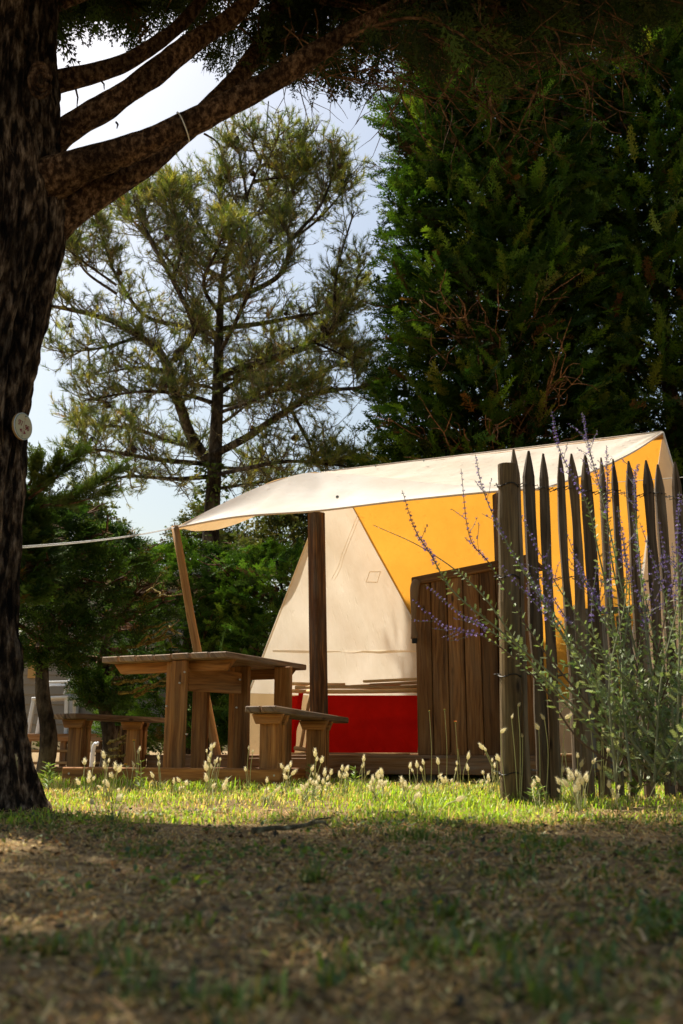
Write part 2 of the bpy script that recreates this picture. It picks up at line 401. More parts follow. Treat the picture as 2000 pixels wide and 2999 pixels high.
SPR_HED = [spray_template(k + 40, 9, 2, 0.022, 0.06, 0.31, (26, 42)) for k in range(5)]
SPR_MID = [spray_template(k + 20, 6, 2, 0.026) for k in range(4)]
SPR_LO = [spray_template(k + 10, 5, 2, 0.034) for k in range(4)]
def tuft_template(seed, n=30, wid=0.022, spread=0.9):
    r = random.Random(seed); T = []
    for i in range(n):
        t = r.uniform(-0.9, 0.15); an = r.uniform(0, 6.28); o = r.uniform(0.35, spread)
        d = Vector((1, math.cos(an) * o, math.sin(an) * o)).normalized(); L = r.uniform(.6, 1.05)
        p = Vector((t, 0, 0)); s = d.cross(Vector((r.uniform(-1, 1), r.uniform(-1, 1), r.uniform(-1, 1)))).normalized() * wid
        T += [p - s, p + s, p + d * L]
    return np.array([tuple(v) for v in T])
TUFT = [tuft_template(k, 22, 0.033, 1.1) for k in range(4)]
def wander(p, d, L, n, wob, up=0.0, r=rnd):
    p = Vector(p); d = Vector(d).normalized(); pts = [p.copy()]
    for i in range(n):
        d = (d + Vector((r.gauss(0, wob), r.gauss(0, wob), r.gauss(0, wob) + up))).normalized()
        p = p + d * (L / n); pts.append(p.copy())
    return pts
def catmull(P, n=6):
    P = [Vector(p) for p in P]; out = []
    Q = [P[0] * 2 - P[1]] + P + [P[-1] * 2 - P[-2]]
    for i in range(1, len(Q) - 2):
        for k in range(n):
            t = k / n; a, b, c, d = Q[i - 1:i + 3]
            out.append(0.5 * ((2 * b) + (c - a) * t + (2 * a - 5 * b + 4 * c - d) * t * t + (3 * b - a - 3 * c + d) * t ** 3))
    out.append(P[-1]); return out
def lerp(a, b, t): return a + (b - a) * t

exec_sections = True
# ================================================================== GROUND
def build_ground():
    xs = np.concatenate([np.linspace(-600, -12, 12), np.linspace(-10, 10, 90), np.linspace(12, 600, 12)])
    ys = np.concatenate([np.linspace(-60, -4, 8), np.linspace(-3, 9, 110), np.linspace(10, 40, 20), np.linspace(60, 900, 10)])
    v = []; f = []
    for y in ys:
        for x in xs:
            z = 0.0
            if abs(x) < 9 and -2 < y < 8:
                z = 0.02 * (mn.noise(Vector((x * .9, y * .9, 3)))) + 0.008 * mn.noise(Vector((x * 4, y * 4, 8))) - 0.008
            v.append((x, y, z))
    nx = len(xs)
    for j in range(len(ys) - 1):
        for i in range(nx - 1): f.append((j * nx + i, j * nx + i + 1, (j + 1) * nx + i + 1, (j + 1) * nx + i))
    m = MB(); m.add(v, f); o = m.build('ground', GROUND, smooth=True); tag(o, kind='structure')
build_ground()
def gz(x, y): return 0.02 * mn.noise(Vector((x * .9, y * .9, 3))) + 0.008 * mn.noise(Vector((x * 4, y * 4, 8))) - 0.008

# ================================================================== TENT, DECK
U = Vector((0.919, -0.392, 0)).normalized(); Nf = Vector((-U.y * -1, 0, 0))
Nf = Vector((U.y, -U.x, 0)).normalized()           # towards the front of the tent
UP = Vector((0, 0, 1))
POST0 = Vector((-0.17, 7.20, 0)); DECKZ = 0.172
def onfront(s, back=0.0, z=0.0): return POST0 + U * s - Nf * back + UP * z

deck = thing('wooden_deck', 'raised timber deck under the canvas tent', 'deck', tuple(onfront(0.6)))
for i in range(24):
    m = MB(); back = -0.05 + i * 0.125 + 0.06
    m.board(onfront(0.75, back, DECKZ - 0.014), U, Nf, UP, 4.3, 0.118, 0.028, 0.003); m.build('deck_board', DECKW, deck)
m = MB(); m.board(onfront(0.75, -0.035, 0.100), U, UP, Nf, 4.26, 0.105, 0.045, 0.004); m.build('fascia_board', DECKW, deck)
for i in range(7):
    m = MB(); m.board(onfront(-1.25 + i * 0.68, 1.4, 0.095), Nf, UP, U, 2.7, 0.10, 0.05); m.build('joist', DECKW, deck)
    for b in (0.1, 1.4, 2.6):
        m = MB(); m.board(onfront(-1.25 + i * 0.68, b, 0.02), UP, U, Nf, 0.055, 0.14, 0.14); m.build('footing', GREYW, deck)

L = Vector((-0.07, 8.99, 2.74)); Rr = Vector((2.65, 7.83, 2.755))
FL = at(511, 1546, 7.6); FR = at(1585, 1433, 6.55)
tent = thing('canvas_tent', 'open-fronted cream canvas tent with a white awning on the deck', 'tent', (L.x, L.y, DECKZ))
def sheet(fn, nu, nv, name, mat, root, thick=0.004):
    vs = []; fs = []
    for j in range(nv + 1):
        for i in range(nu + 1): vs.append(fn(i / nu, j / nv))
    for j in range(nv):
        for i in range(nu): a = j * (nu + 1) + i; fs.append((a, a + 1, a + nu + 2, a + nu + 1))
    m = MB(); m.add(vs, fs); return m.build(name, mat, root, smooth=True)
PK = at(935, 1384, 8.05)              # crest where the cloth bends over the front of the ridge pole
HP = at(930, 1496, 7.17); HM = at(700, 1513, 7.42); H2 = at(1180, 1466, 6.93); H3 = at(1468, 1438, 6.66)
hem = catmull([FL, HM, HP, H2, H3, FR], 10)
def along(P, t):
    x = t * (len(P) - 1); i = min(int(x), len(P) - 2); return P[i].lerp(P[i + 1], x - i)
crestL = catmull([FL, at(640, 1480, 7.75), at(770, 1421, 7.9), at(880, 1388, 8.0), PK], 8)
crest_all = crestL + catmull([PK, at(1060, 1392, 7.85), at(1200, 1408, 7.45), at(1340, 1421, 7.1), at(1480, 1426, 6.85), FR], 8)[1:]
def front_drape(u, v):
    a = along(crest_all, u); b = along(hem, u); p = a.lerp(b, v)
    sag = 0.045 * math.sin(math.pi * v) * math.sin(math.pi * min(1, u * 1.05)) ; n = mn.noise(Vector((u * 7, v * 1.2, 0.3))) + .5 * mn.noise(Vector((u * 22 + v * 3, v * 1.5, 3)))
    return p + Vector((0.01 * math.sin(math.pi * v), 0.02 * math.sin(math.pi * v), -sag + 0.022 * n * math.sin(math.pi * v)))
awn = sheet(front_drape, 64, 14, 'awning_front', CANVAS, tent)
ridge_c = [at(958, 1382, 8.75), at(990, 1377.5, 8.9)] + [at(lerp(1020, 1940, k / 10), lerp(1374, 1265, k / 10), L.lerp(Rr, (k + .3) / 10.3).y) for k in range(11)]
crestR = [PK] + catmull([PK, at(1060, 1392, 7.85), at(1200, 1408, 7.45), at(1340, 1421, 7.1), at(1480, 1426, 6.85), FR], 8)[1:] + \
         catmull([FR, at(1720, 1387, 6.95), at(1850, 1326, 7.4), Rr], 8)[1:]
def roof_top(u, v):
    a = along(ridge_c, u); b = along(crestR, u ** 1.0 * 1.0); p = a.lerp(b, v)
    fold = 0.020 * mn.noise(Vector((u * 13 + v * 3.5, v * 2.0, 5))) + 0.012 * mn.noise(Vector((u * 30 + v * 8, v * 2, 9)))
    p.z += (fold - 0.07 * math.sin(math.pi * v) * math.sin(math.pi * u)) * min(1, 6 * v) * min(1, 5 * (1 - v)); return p
sheet(roof_top, 60, 16, 'awning_top', CANVASR, tent)
def back_flap(u, v):
    a = along(crestL, u)
    lo = along(catmull([FL, at(590, 1556, 8.0), at(660, 1545, 8.3), at(745, 1512, 8.6), at(860, 1450, 8.8), at(950, 1390, 8.85)], 8), u)
    p = a.lerp(lo, v); p.y += 0.08 * math.sin(math.pi * v); p.z += 0.02 * mn.noise(Vector((u * 6, v * 2, 2))); return p
sheet(back_flap, 40, 8, 'awning_side_flap', CANVAS, tent)
m = MB(); m.tube(hem, 0.0085, 6); m.build('hem', CANVAS, tent, smooth=True)
m = MB(); m.tube(catmull([FR, at(1720, 1387, 6.95), at(1850, 1326, 7.4), Rr], 8), 0.008, 6); m.build('hem', CANVAS, tent, smooth=True)
m = MB(); m.tube([p + Vector((0, 0, 0.004)) for p in ridge_c], 0.007, 6); m.build('ridge_seam', CANVASR, tent, smooth=True)
for (px, py, Y) in ((988, 1464, 7.16), (1500, 1333, 7.9), (1240, 1356, 8.5), (1100, 1372, 8.75)):
    p = at(px, py, Y) - Vector((0, 0.03, -0.01)); m = MB()
    m.tube([p, p + Vector((0, -0.012, 0.004))], 0.012 if Y < 7.5 else 0.008, 8); m.build('grommet', STEEL, tent)

# gable seen from its inside face, back slope lit from behind
GFL = at(728, 2030, 7.55); GF0 = Vector((GFL.x + 0.01, GFL.y, DECKZ))
BL = Vector((1.25, 10.75, 0.72)); BR = Vector((2.85, 10.3, 0.72))
def tri_sheet(A, B, D, n, bulge, nrm, name, mat, freq=3.0, amp=0.02, seed=0):
    vs = []; idx = {}; fs = []
    for i in range(n + 1):
        for j in range(n + 1 - i):
            a, b = i / n, j / n; c_ = 1 - a - b
            p = A * c_ + B * a + D * b
            e = 27 * max(a * b * c_, 0) ; e2 = min(1, 8 * min(a + .02, b + .02, c_ + .02))
            p = p + nrm * (bulge * e + amp * e2 * mn.noise(p * freq + Vector((seed, 0, 0))))
            idx[(i, j)] = len(vs); vs.append(p)
    for i in range(n):
        for j in range(n - i):
            fs.append((idx[(i, j)], idx[(i + 1, j)], idx[(i, j + 1)]))
            if i + j < n - 1: fs.append((idx[(i + 1, j)], idx[(i + 1, j + 1)], idx[(i, j + 1)]))
    m = MB(); m.add(vs, fs); return m.build(name, mat, tent, smooth=True)
gn = (GFL - L).cross(BL - L).normalized()
gab = tri_sheet(L, GFL, BL, 60, 0.03, gn, 'gable_wall', CANVASW, 2.2, 0.022)
tri_n = (BL - L).cross(Rr - L).normalized()
def back_slope(u, v):
    a = L.lerp(Rr, u); b = BL.lerp(BR, u); p = a.lerp(b, v)
    return p + tri_n * (0.03 * math.sin(math.pi * v) + 0.02 * math.sin(math.pi * v) * mn.noise(p * 1.3))
sheet(back_slope, 40, 30, 'roof_back', CANVASGLOW, tent)
GFR = at(2035, 1560, 7.0); GFR.z = 0.75; GFR = Vector((2.55, 6.55, 0.72))
tri_sheet(Rr, GFR, BR, 40, 0.03, (GFR - Rr).cross(BR - Rr).normalized(), 'gable_wall', CANVASW, 2.2, 0.02, 4)
def low_wall(A, B):
    def fn(u, v):
        p = A.lerp(B, u); p = p + UP * (DECKZ + 0.003 - p.z) * v
        k = math.sin(math.pi * v) * 0.02 * mn.noise(Vector((u * 8, v * 2, A.x))); return p + Vector((k, k, 0))
    return fn
sheet(low_wall(GFL, BL), 24, 8, 'lower_wall', SKIRT, tent); sheet(low_wall(BL, BR), 20, 6, 'lower_wall', CANVASW, tent)
sheet(low_wall(BR, GFR), 24, 6, 'lower_wall', CANVASW, tent)
def hemfold(u, v):     # horizontal seam fold across the gable
    a = at(690, 1920, 7.72); b = at(1230, 1916, 9.6); p = a.lerp(b, u)
    return p - gn * (0.012 * math.sin(math.pi * v)) * (1 if gn.x < 0 else -1) + UP * (-0.035 * v)
# point on gable plane below a pixel
def on_gable(px, py, lift=0.006):
    r = ray(px, py); o = Vector((0, 0, CAMZ)); t = (L - o).dot(gn) / r.dot(gn); s = 1 if gn.dot(r) < 0 else -1
    return o + r * t + gn * s * lift
m = MB(); pts = [on_gable(px, 1913 + 1.5 * math.sin(px * .03), 0.03) for px in range(790, 1236, 24)]
pts2 = [on_gable(px, 1907 + 1.5 * math.sin(px * .02 + 1), 0.026) for px in range(790, 1236, 24)]
n_ = len(pts); m.add(pts + pts2, [(i, i + 1, n_ + i + 1, n_ + i) for i in range(n_ - 1)]); m.build('seam_fold', CANVASW, tent, smooth=True)
m = MB(); q = [on_gable(x, y, 0.024) for x, y in ((1076, 1676), (1108, 1676), (1098, 1707), (1066, 1706))]
for i in range(4): m.tube([q[i], q[(i + 1) % 4]], 0.0035, 4)
m.build('canvas_patch', CANVASW, tent)
m = MB(); q = [on_gable(x, y, 0.024) for x, y in ((1044, 1502), (1051, 1505), (973, 1700), (965, 1698))]; m.tube([q[0], q[3]], .0025, 4); m.tube([q[1], q[2]], .0025, 4); m.build('tie_tape', CANVASW, tent)
m = MB(); m.tube([L, GFL, GF0], 0.009, 6); m.build('edge_binding', CANVASW, tent, smooth=True)
m = MB(); m.tube([L, BL], 0.007, 5); m.build('edge_binding', CANVASW, tent, smooth=True)
m = MB(); m.tube([Rr, GFR], 0.009, 6); m.build('edge_binding', CANVASW, tent, smooth=True)
m = MB(); m.tube([L - U * 0.05 - UP * .03, Rr - UP * .03], 0.03, 8); m.build('ridge_pole', POLE, tent)

def square_post(name, label, s, top, wdt, back=0.03, rot=0.35, lean=(0, 0)):
    b = onfront(s, back, DECKZ); t = thing(name, label, 'post', tuple(b))
    ax = (Vector((lean[0], lean[1], top - DECKZ))).normalized()
    a = Vector((math.cos(rot), math.sin(rot), 0)); bb = ax.cross(a).normalized(); a = bb.cross(ax).normalized()
    m = MB(); ctr = b + ax * (top - DECKZ) / 2
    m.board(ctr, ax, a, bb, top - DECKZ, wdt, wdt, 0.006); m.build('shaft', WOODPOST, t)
    return t, b, a, bb
t, b, a, bb = square_post('tent_post', 'dark squared timber post holding up the awning beside the right bench', 0.0, 1.93, 0.098, 0.04, 0.62, (-0.035, 0.0))
m = MB(); pb = b - bb * 0.052 - UP * 0.0 + a * 0.01
pc = b + Vector((0.02, -0.078, 0.06)); m.board(pc, UP, Vector((1, 0, 0)), Vector((0, -1, 0)), 0.085, 0.036, 0.004, 0.001); br = m.build('bracket', STEEL, t)
for dx, dz in ((0, .02), (0, -.02), (.01, .0)):
    m = MB(); q = pc + Vector((dx, -0.002, dz)); m.tube([q, q + Vector((0, -0.004, 0))], 0.004, 6); m.build('bolt', SCREW, br)
square_post('tent_post', 'dark timber awning post behind the fence post', 1.37, 1.94, 0.09, 0.04, 0.3)
# leaning corner pole and guy ropes
pb = at(648, 2238, 7.60); pb.z = gz(pb.x, pb.y)
pole = thing('awning_pole', 'slanting round wooden pole propping the left awning corner', 'pole', tuple(pb))
m = MB(); m.tube([lerp(pb, FL + Vector((0, 0, .015)), k / 8) + Vector((rnd.uniform(-.003, .003), 0, 0)) for k in range(9)], [0.036 - 0.007 * k / 8 for k in range(9)], 12); m.build('shaft', POLE, pole, smooth=True)
m = MB(); m.tube([FL + Vector((0, 0, 0.01)), FL + Vector((0, 0, .045))], 0.006, 6); m.build('pin', STEEL, pole)
def rope(name, label, A, B, rads, sag=0.03):
    g = thing(name, label, 'rope', tuple(A))
    for k, off in enumerate(rads):
        m = MB(); m.tube([lerp(A, B, i / 14) + Vector((off, 0, off - sag * 4 * (i / 14) * (1 - i / 14))) for i in range(15)], 0.0024, 5)
        m.build('strand', ROPE, g, smooth=True)
    return g
rg = rope('guy_rope', 'white guy rope from the awning corner to the big trunk', FL, at(30, 1607, 3.85), (0, 0.007), 0.02)
m = MB(); q = FL.lerp(at(30, 1607, 3.85), 0.06); m.tube([q - U * .012, q + U * .012], 0.011, 8); m.build('knot', ROPE, rg)
rope('guy_rope', 'thin white rope running right from the awning past the pickets', at(1590, 1428, 6.56), at(2080, 1392, 6.4), (0,), 0.0)

# ------------------------------------------------------------------ cabinet on the deck
cab = thing('wooden_cabinet', 'brown plank cabinet with sloping lid standing on the deck edge', 'cabinet', tuple(onfront(1.1, 0.0, DECKZ)))
CS0, CS1 = 0.735, 1.55
nb = 7; wdt = (CS1 - CS0) / nb
def topz(s): return 1.345 + 0.10 * (s - CS0) / (CS1 - CS0) + 0.02
for i in range(nb):
    s = CS0 + (i + .5) * wdt; h = topz(s) - 0.03 - DECKZ
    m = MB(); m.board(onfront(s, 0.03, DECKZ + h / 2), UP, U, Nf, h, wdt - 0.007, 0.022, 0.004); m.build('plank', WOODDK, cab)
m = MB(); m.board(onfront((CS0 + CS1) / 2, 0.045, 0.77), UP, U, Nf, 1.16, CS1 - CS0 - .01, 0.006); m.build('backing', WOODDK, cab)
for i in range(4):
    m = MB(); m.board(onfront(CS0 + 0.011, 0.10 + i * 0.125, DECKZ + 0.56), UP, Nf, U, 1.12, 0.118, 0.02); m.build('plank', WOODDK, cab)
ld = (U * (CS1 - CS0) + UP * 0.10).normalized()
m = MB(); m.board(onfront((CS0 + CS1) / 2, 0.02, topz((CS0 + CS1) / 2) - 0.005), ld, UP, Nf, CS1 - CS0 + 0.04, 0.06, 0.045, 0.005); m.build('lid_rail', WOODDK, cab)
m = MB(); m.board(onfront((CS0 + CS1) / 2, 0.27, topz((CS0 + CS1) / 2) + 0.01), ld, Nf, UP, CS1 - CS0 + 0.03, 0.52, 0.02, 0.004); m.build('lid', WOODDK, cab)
# rolled tarpaulin hanging at the cabinet's left edge
cv = thing('rolled_cover', 'dark brown rolled tarpaulin hanging at the left edge of the cabinet', 'cover', tuple(onfront(0.745, 0.0, 0.7)))
pts = [at(1222, 1700, 6.88), at(1214, 1722, 6.88), at(1212, 1775, 6.88), at(1211, 1830, 6.88), at(1214, 1870, 6.88)]
m = MB(); m.tube(catmull(pts, 5), [0.024 + 0.008 * math.sin(k * .33) for k in range(21)], 9, rough=0.03); m.build('roll', COVER, cv, smooth=True)
m = MB(); m.tube([at(1214, 1866, 6.88), at(1214, 1884, 6.88)], 0.019, 8); m.build('end_cap', simple('black_rubber', (0.012, 0.012, 0.012)), cv)
# grey boards behind the fence
gb = thing('grey_plank_screen', 'weathered grey plank screen behind the first fence pickets', 'screen', (1.75, 6.35, DECKZ))
for i in range(5):
    m = MB(); h = 0.98 - 0.012 * i; c_ = Vector((1.50 + i * 0.098, 6.42 - i * 0.035, DECKZ + h / 2 - .08)); m.board(c_, UP, U, Nf, h, 0.09, 0.02); m.build('plank', GREYW, gb)
m = MB(); m.board(Vector((1.70, 6.33, DECKZ + 0.9)), U, UP, Nf, 0.5, 0.04, 0.03); m.build('rail', GREYW, gb)

# ------------------------------------------------------------------ red canvas beds folded under the tent
def bedpole(m, a, b, r=0.017): m.tube([lerp(a, b, k / 5) + Vector((0, 0, rnd.uniform(-.003, .003))) for k in range(6)], r, 9)
def red_panel(name, tl, tr, bl, br_, root, bulge=0.02):
    n_ = (tr - tl).cross(bl - tl).normalized()
    return sheet(lambda u, v: tl.lerp(tr, u).lerp(bl.lerp(br_, u), v) + n_ * (bulge * math.sin(math.pi * v) * math.sin(math.pi * u) + (.035 * mn.noise(Vector((u * 1.6, v * 4, 1))) + .006 * mn.noise(Vector((u * 7, v * 9, 1)))) * math.sin(math.pi * v)), 24, 14, name, REDC, root)
Yb = 7.62
def bp(px, py, dy=0.0): return at(px, py, Yb - (px - 930) / 300 * 0.28 + dy)
bed = thing('folding_camp_bed', 'large red canvas camp bed on its side beside the cabinet', 'camp bed', tuple(bp(1060, 2212)))
red_panel('canvas', bp(912, 2036), bp(1236, 2037), bp(893, 2205), bp(1222, 2204), bed)
m = MB(); bedpole(m, bp(898, 2027, -.01), bp(1224, 2022, -.01), 0.016); m.build('rail', POLE2, bed, smooth=True)
m = MB(); bedpole(m, bp(865, 2013, 0.02), bp(1222, 2013, 0.02), 0.014); m.build('rail', POLE2, bed, smooth=True)
m = MB(); bedpole(m, bp(880, 2209, -.01), bp(1200, 2214, -.02), 0.017); m.build('rail', POLE2, bed, smooth=True)
bed2 = thing('folding_camp_bed', 'narrow folded red canvas camp bed behind the right bench legs', 'camp bed', tuple(bp(890, 2212, -.08)))
red_panel('canvas', bp(838, 2040, .03), bp(880, 2036, .03), bp(834, 2205, .03), bp(862, 2203, .03), bed2, 0.0)
red_panel('canvas', bp(874, 2030, -.05), bp(889, 2030, -.05), bp(848, 2206, -.05), bp(862, 2206, -.05), bed2, 0.012)
m = MB(); bedpole(m, bp(910, 2028, -.07), bp(880, 2192, -.07), 0.013); m.build('leg', POLE2, bed2, smooth=True)
m = MB(); bedpole(m, bp(850, 2024, .04), bp(930, 2028, .04), 0.015); m.build('rail', POLE2, bed2, smooth=True)
m = MB(); bedpole(m, bp(862, 2192, -.09), bp(940, 2198, -.09), 0.016); m.build('rail', POLE2, bed2, smooth=True)
m = MB(); bedpole(m, bp(840, 2208, -.07), bp(1150, 2222, -.09), 0.014); m.build('rail', POLE2, bed2, smooth=True)
bp_t = thing('loose_pole', 'pale wooden pole lying on top of the camp beds behind the post', 'pole', tuple(bp(930, 2006)))
m = MB(); bedpole(m, bp(856, 2003, .06), bp(1010, 2005, .06), 0.013); m.build('shaft', POLE2, bp_t, smooth=True)
sb_ = thing('slat_bundle', 'orange wooden slats lying on the camp bed beside the cabinet', 'slats', tuple(bp(1140, 2012, .05)))
for (x0, y0, x1, y1, dy) in ((1066, 1996, 1232, 1988, .05), (1085, 2006, 1232, 1999, .08), (1030, 2010, 1170, 2004, .11)):
    m = MB(); A, B = bp(x0, y0, dy), bp(x1, y1, dy); m.board((A + B) / 2, B - A, UP, Nf, (B - A).length, 0.018, 0.05, .003); m.build('slat', POLE2, sb_)

# ================================================================== TABLE AND BENCHES
def frame_axes(deg): a = R(deg); return Vector((math.sin(a), math.cos(a), 0)), Vector((math.cos(a), -math.sin(a), 0))
ul, uw = frame_axes(25)          # long direction (away from us), width direction (to the right)
TZ = 0.785
NR = Vector((-0.685, 6.0, 0))    # near right corner of the table top
TW, TL = 0.94, 1.06
tbl = thing('picnic_table', 'chunky timber picnic table with slatted top before the tent', 'table', tuple(NR - uw * TW / 2 + ul * TL / 2))
nP = 7; pw = TW / nP
for i in range(nP):
    m = MB(); c_ = NR - uw * (pw * (i + .5)) + ul * (TL / 2 + rnd.uniform(-.006, .006)) + UP * (TZ - 0.019 - rnd.uniform(0, .003))
    m.board(c_, ul, uw, UP, TL, pw - 0.013, 0.038, 0.005); m.build('plank', WOODTOP, tbl)
for k, s in ((0, 0.13), (1, TL - 0.13)):      # cleats under the planks with slanted ends
    m = MB(); c_ = NR - uw * TW / 2 + ul * s + UP * (TZ - 0.038 - 0.034)
    m.board(c_, uw, UP, ul, TW - 0.10, 0.066, 0.04, 0.003, shear=lambda q: (1 if q[0] > 0 else -1) * q[1] * 0.9); m.build('cleat', WOOD, tbl)
def leg_pair(root, ctr, ztop, zbot, w_=0.088, t_=0.034, gap=0.05, ax=ul, bx=uw):
    for sgn in (-1, 1):
        m = MB(); m.board(ctr + bx * sgn * (gap / 2 + t_ / 2) + UP * (ztop + zbot) / 2, UP, ax, bx, ztop - zbot, w_, t_, 0.004); m.build('leg', WOOD, root)
LEGTOP = TZ - 0.038 - 0.005
def tleg(px, Y, pair):
    c_ = at(px, 2100, Y); c_.z = 0
    for k in range(2 if pair else 1):
        q = c_ + (uw * (-0.068) + ul * 0.046) * k
        m = MB(); m.board(q + UP * (LEGTOP + 0.03) / 2, UP, uw, ul, LEGTOP - 0.03, 0.105 if pair else 0.12, 0.036, 0.004); m.build('leg', WOOD, tbl)
    if pair: m = MB(); m.board(c_ - uw * .03 + ul * .023 + UP * (LEGTOP - 0.09), UP, uw, ul, 0.17, 0.06, 0.008, 0.002); m.build('spacer_block', WOOD, tbl)
    return c_
cA = tleg(522, 6.18, True); cB = tleg(708, 6.62, True); tleg(587, 6.95, False); tleg(828, 6.66, False)
dA = (cB - cA); m = MB(); m.board((cA + cB) / 2 + UP * (LEGTOP - 0.11) - uw * .0 + Vector((0.01, .03, 0)), dA, UP, dA.cross(UP), dA.length - .08, 0.14, 0.034, 0.004); m.build('apron', WOOD, tbl)

for (px, py, Y) in ((486, 2068, 6.1), (540, 1968, 6.12), (525, 2000, 6.12), (702, 1990, 6.55), (692, 2072, 6.55), (545, 2150, 6.12)):
    q = at(px, py, Y); m = MB(); m.tube([q, q + Vector((0, .04, 0))], .006, 8); m.build('bolt', STEEL, tbl)
def bench(label, nr, deg, Lb, W=0.205, z=0.45, tilt=0.0, leg_s=(0.14, 0.80)):
    al, aw = frame_axes(deg); b = thing('bench', label, 'bench', tuple(nr + al * Lb / 2 - aw * W / 2))
    alt = (al + UP * tilt).normalized(); upt = aw.cross(alt).normalized()
    if upt.z < 0: upt = -upt
    for i in range(2):
        m = MB(); c_ = nr - aw * (W / 2 * (i + .5)) + alt * Lb / 2 + UP * (z - 0.019)
        m.board(c_, alt, aw, upt, Lb, W / 2 - 0.009, 0.038, 0.006); m.build('plank', WOODTOP, b)
    for s in leg_s:
        zz = z + tilt * s - 0.038
        c_ = nr - aw * W / 2 + al * s
        for sg in (-1, 1):
            m = MB(); m.board(c_ + al * sg * 0.036 + UP * (zz - 0.028 - (0.0 if sg < 0 else .006)), aw, UP, al, W - 0.03, 0.056, 0.030, 0.003, shear=lambda q: (1 if q[0] > 0 else -1) * q[1] * 0.45); m.build('cleat', WOOD, b)
        m = MB(); m.board(c_ + UP * (zz + 0.02) / 2, UP, aw, al, zz - 0.024, 0.125, 0.040, 0.005); m.build('leg', WOOD, b)
        m = MB(); m.board(c_ + al * 0.07 + UP * (zz + 0.0) / 2, UP, aw, al, zz - 0.06, 0.11, 0.036, 0.005); m.build('leg', WOOD, b)
    return b
bench('timber bench in shade at the right of the picnic table, before the red canvas', Vector((-0.366, 5.71, 0)), 22, 1.12, tilt=-0.03)
bench('timber bench at the left of the picnic table near the big trunk', Vector((-1.80, 6.90, 0)), 25, 1.06)
fr = thing('ground_beam', 'low timber beam on the grass in front of the picnic table', 'beam', (-1.1, 6.0, 0))
A = at(186, 2290, 6.25); B = at(824, 2296, 5.72); A.z = B.z = 0.048
d = (B - A).normalized(); m = MB(); m.board((A + B) / 2, d, UP, d.cross(UP), (B - A).length, 0.115, 0.05, 0.006); m.build('timber', WOOD, fr)
for k in (0.03, .97):
    for dz in (-.02, .02):
        q = lerp(A, B, k) + UP * dz - Vector((0, 0.028, 0)); m = MB(); m.tube([q, q + Vector((0, -.004, 0))], 0.006, 8); m.build('screw', STEEL, fr)
fr2 = thing('ground_beam', 'second timber ground beam behind the table legs', 'beam', (-.6, 6.9, 0))
A = at(150, 2262, 7.5); B = at(900, 2262, 6.9); A.z = B.z = 0.045
d = (B - A).normalized(); m = MB(); m.board((A + B) / 2, d, UP, d.cross(UP), (B - A).length, 0.09, 0.05, 0.006); m.build('timber', WOOD, fr2)

# ================================================================== FENCE
fence = thing('paling_fence', 'weathered chestnut paling fence with pointed pickets and wire', 'fence', (0.75, 4.45, 0))
PB = atz(1497, 2343, 0.0); fdir = Vector((1, 0.27, 0)).normalized()
ptop = at(1486, 1362, PB.y)
m = MB(); pp = [lerp(PB - UP * .05, ptop, k / 12) + Vector((rnd.uniform(-.002, .002), 0, 0)) for k in range(13)]
m.tube(pp, [0.046 - 0.003 * k / 12 + .002 * math.sin(k * 2.1) for k in range(13)], 18, rough=0.025); m.build('post', FPOST, fence, smooth=False)
def picket(px, ytop, wpx, k, bx=None):
    Y = PB.y + (px - 1490) * 0.00062 + 0.03
    top = at(px, ytop, Y); lean = rnd.uniform(-.010, .010)
    base = Vector((top.x + lean - 0.004, Y + rnd.uniform(-.015, .015), -0.03)) if bx is None else Vector((at(bx, 2300, Y).x, Y, -.03))
    H = top.z + 0.03; r = wpx / 2916 * Y / 2 * 1.28; sides = 7; m = MB()
    prof = [rnd.uniform(.75, 1.2) for _ in range(sides)]; ph = rnd.uniform(0, 6); vs = []; uv = []; n = 26; tw = rnd.uniform(-.4, .4)
    ou, ov = rnd.uniform(0, 50), rnd.uniform(0, 50)
    for i in range(n + 1):
        t = i / n; z = H * t
        sc_ = 1.0 if t < 0.93 else max(0.10, (1 - t) / 0.07) ** 0.7
        sc_ *= 1 + 0.22 * mn.noise(Vector((px, t * 7, 0))) - 0.08 * t
        bow = 0.014 * mn.noise(Vector((px * .3, t * 2.0, 4)))
        cx = lerp(base, top, t) + Vector((bow, bow * .5, 0))
        for k2 in range(sides):
            a = 2 * math.pi * k2 / sides + ph + tw * t; rr = r * prof[k2] * sc_
            vs.append(Vector((cx.x + math.cos(a) * rr, cx.y + math.sin(a) * rr * .75, base.z + z))); uv.append((z + ou, k2 / sides * .16 + ov))
    fs = []; us = []
    for i in range(n):
        for k2 in range(sides):
            k3 = (k2 + 1) % sides; f = (i * sides + k2, i * sides + k3, (i + 1) * sides + k3, (i + 1) * sides + k2); fs.append(f); us.append([uv[j] for j in f])
    fs.append(tuple(n * sides + k2 for k2 in range(sides))); us.append([uv[j] for j in fs[-1]])
    m.add(vs, fs, us); m.build('picket', FENCE, fence); return top, base
pk = [(1502, 1316, 27), (1551, 1321, 31), (1588, 1328, 27), (1640, 1328, 27), (1674, 1329, 29), (1716, 1334, 30), (1760, 1340, 19), (1796, 1344, 21), (1838, 1350, 26), (1891, 1348, 25), (1925, 1360, 28), (1972, 1352, 29), (2018, 1356, 28), (2062, 1352, 27), (2105, 1360, 29)]
PK_ = [picket(*a, i) for i, a in enumerate(pk)]
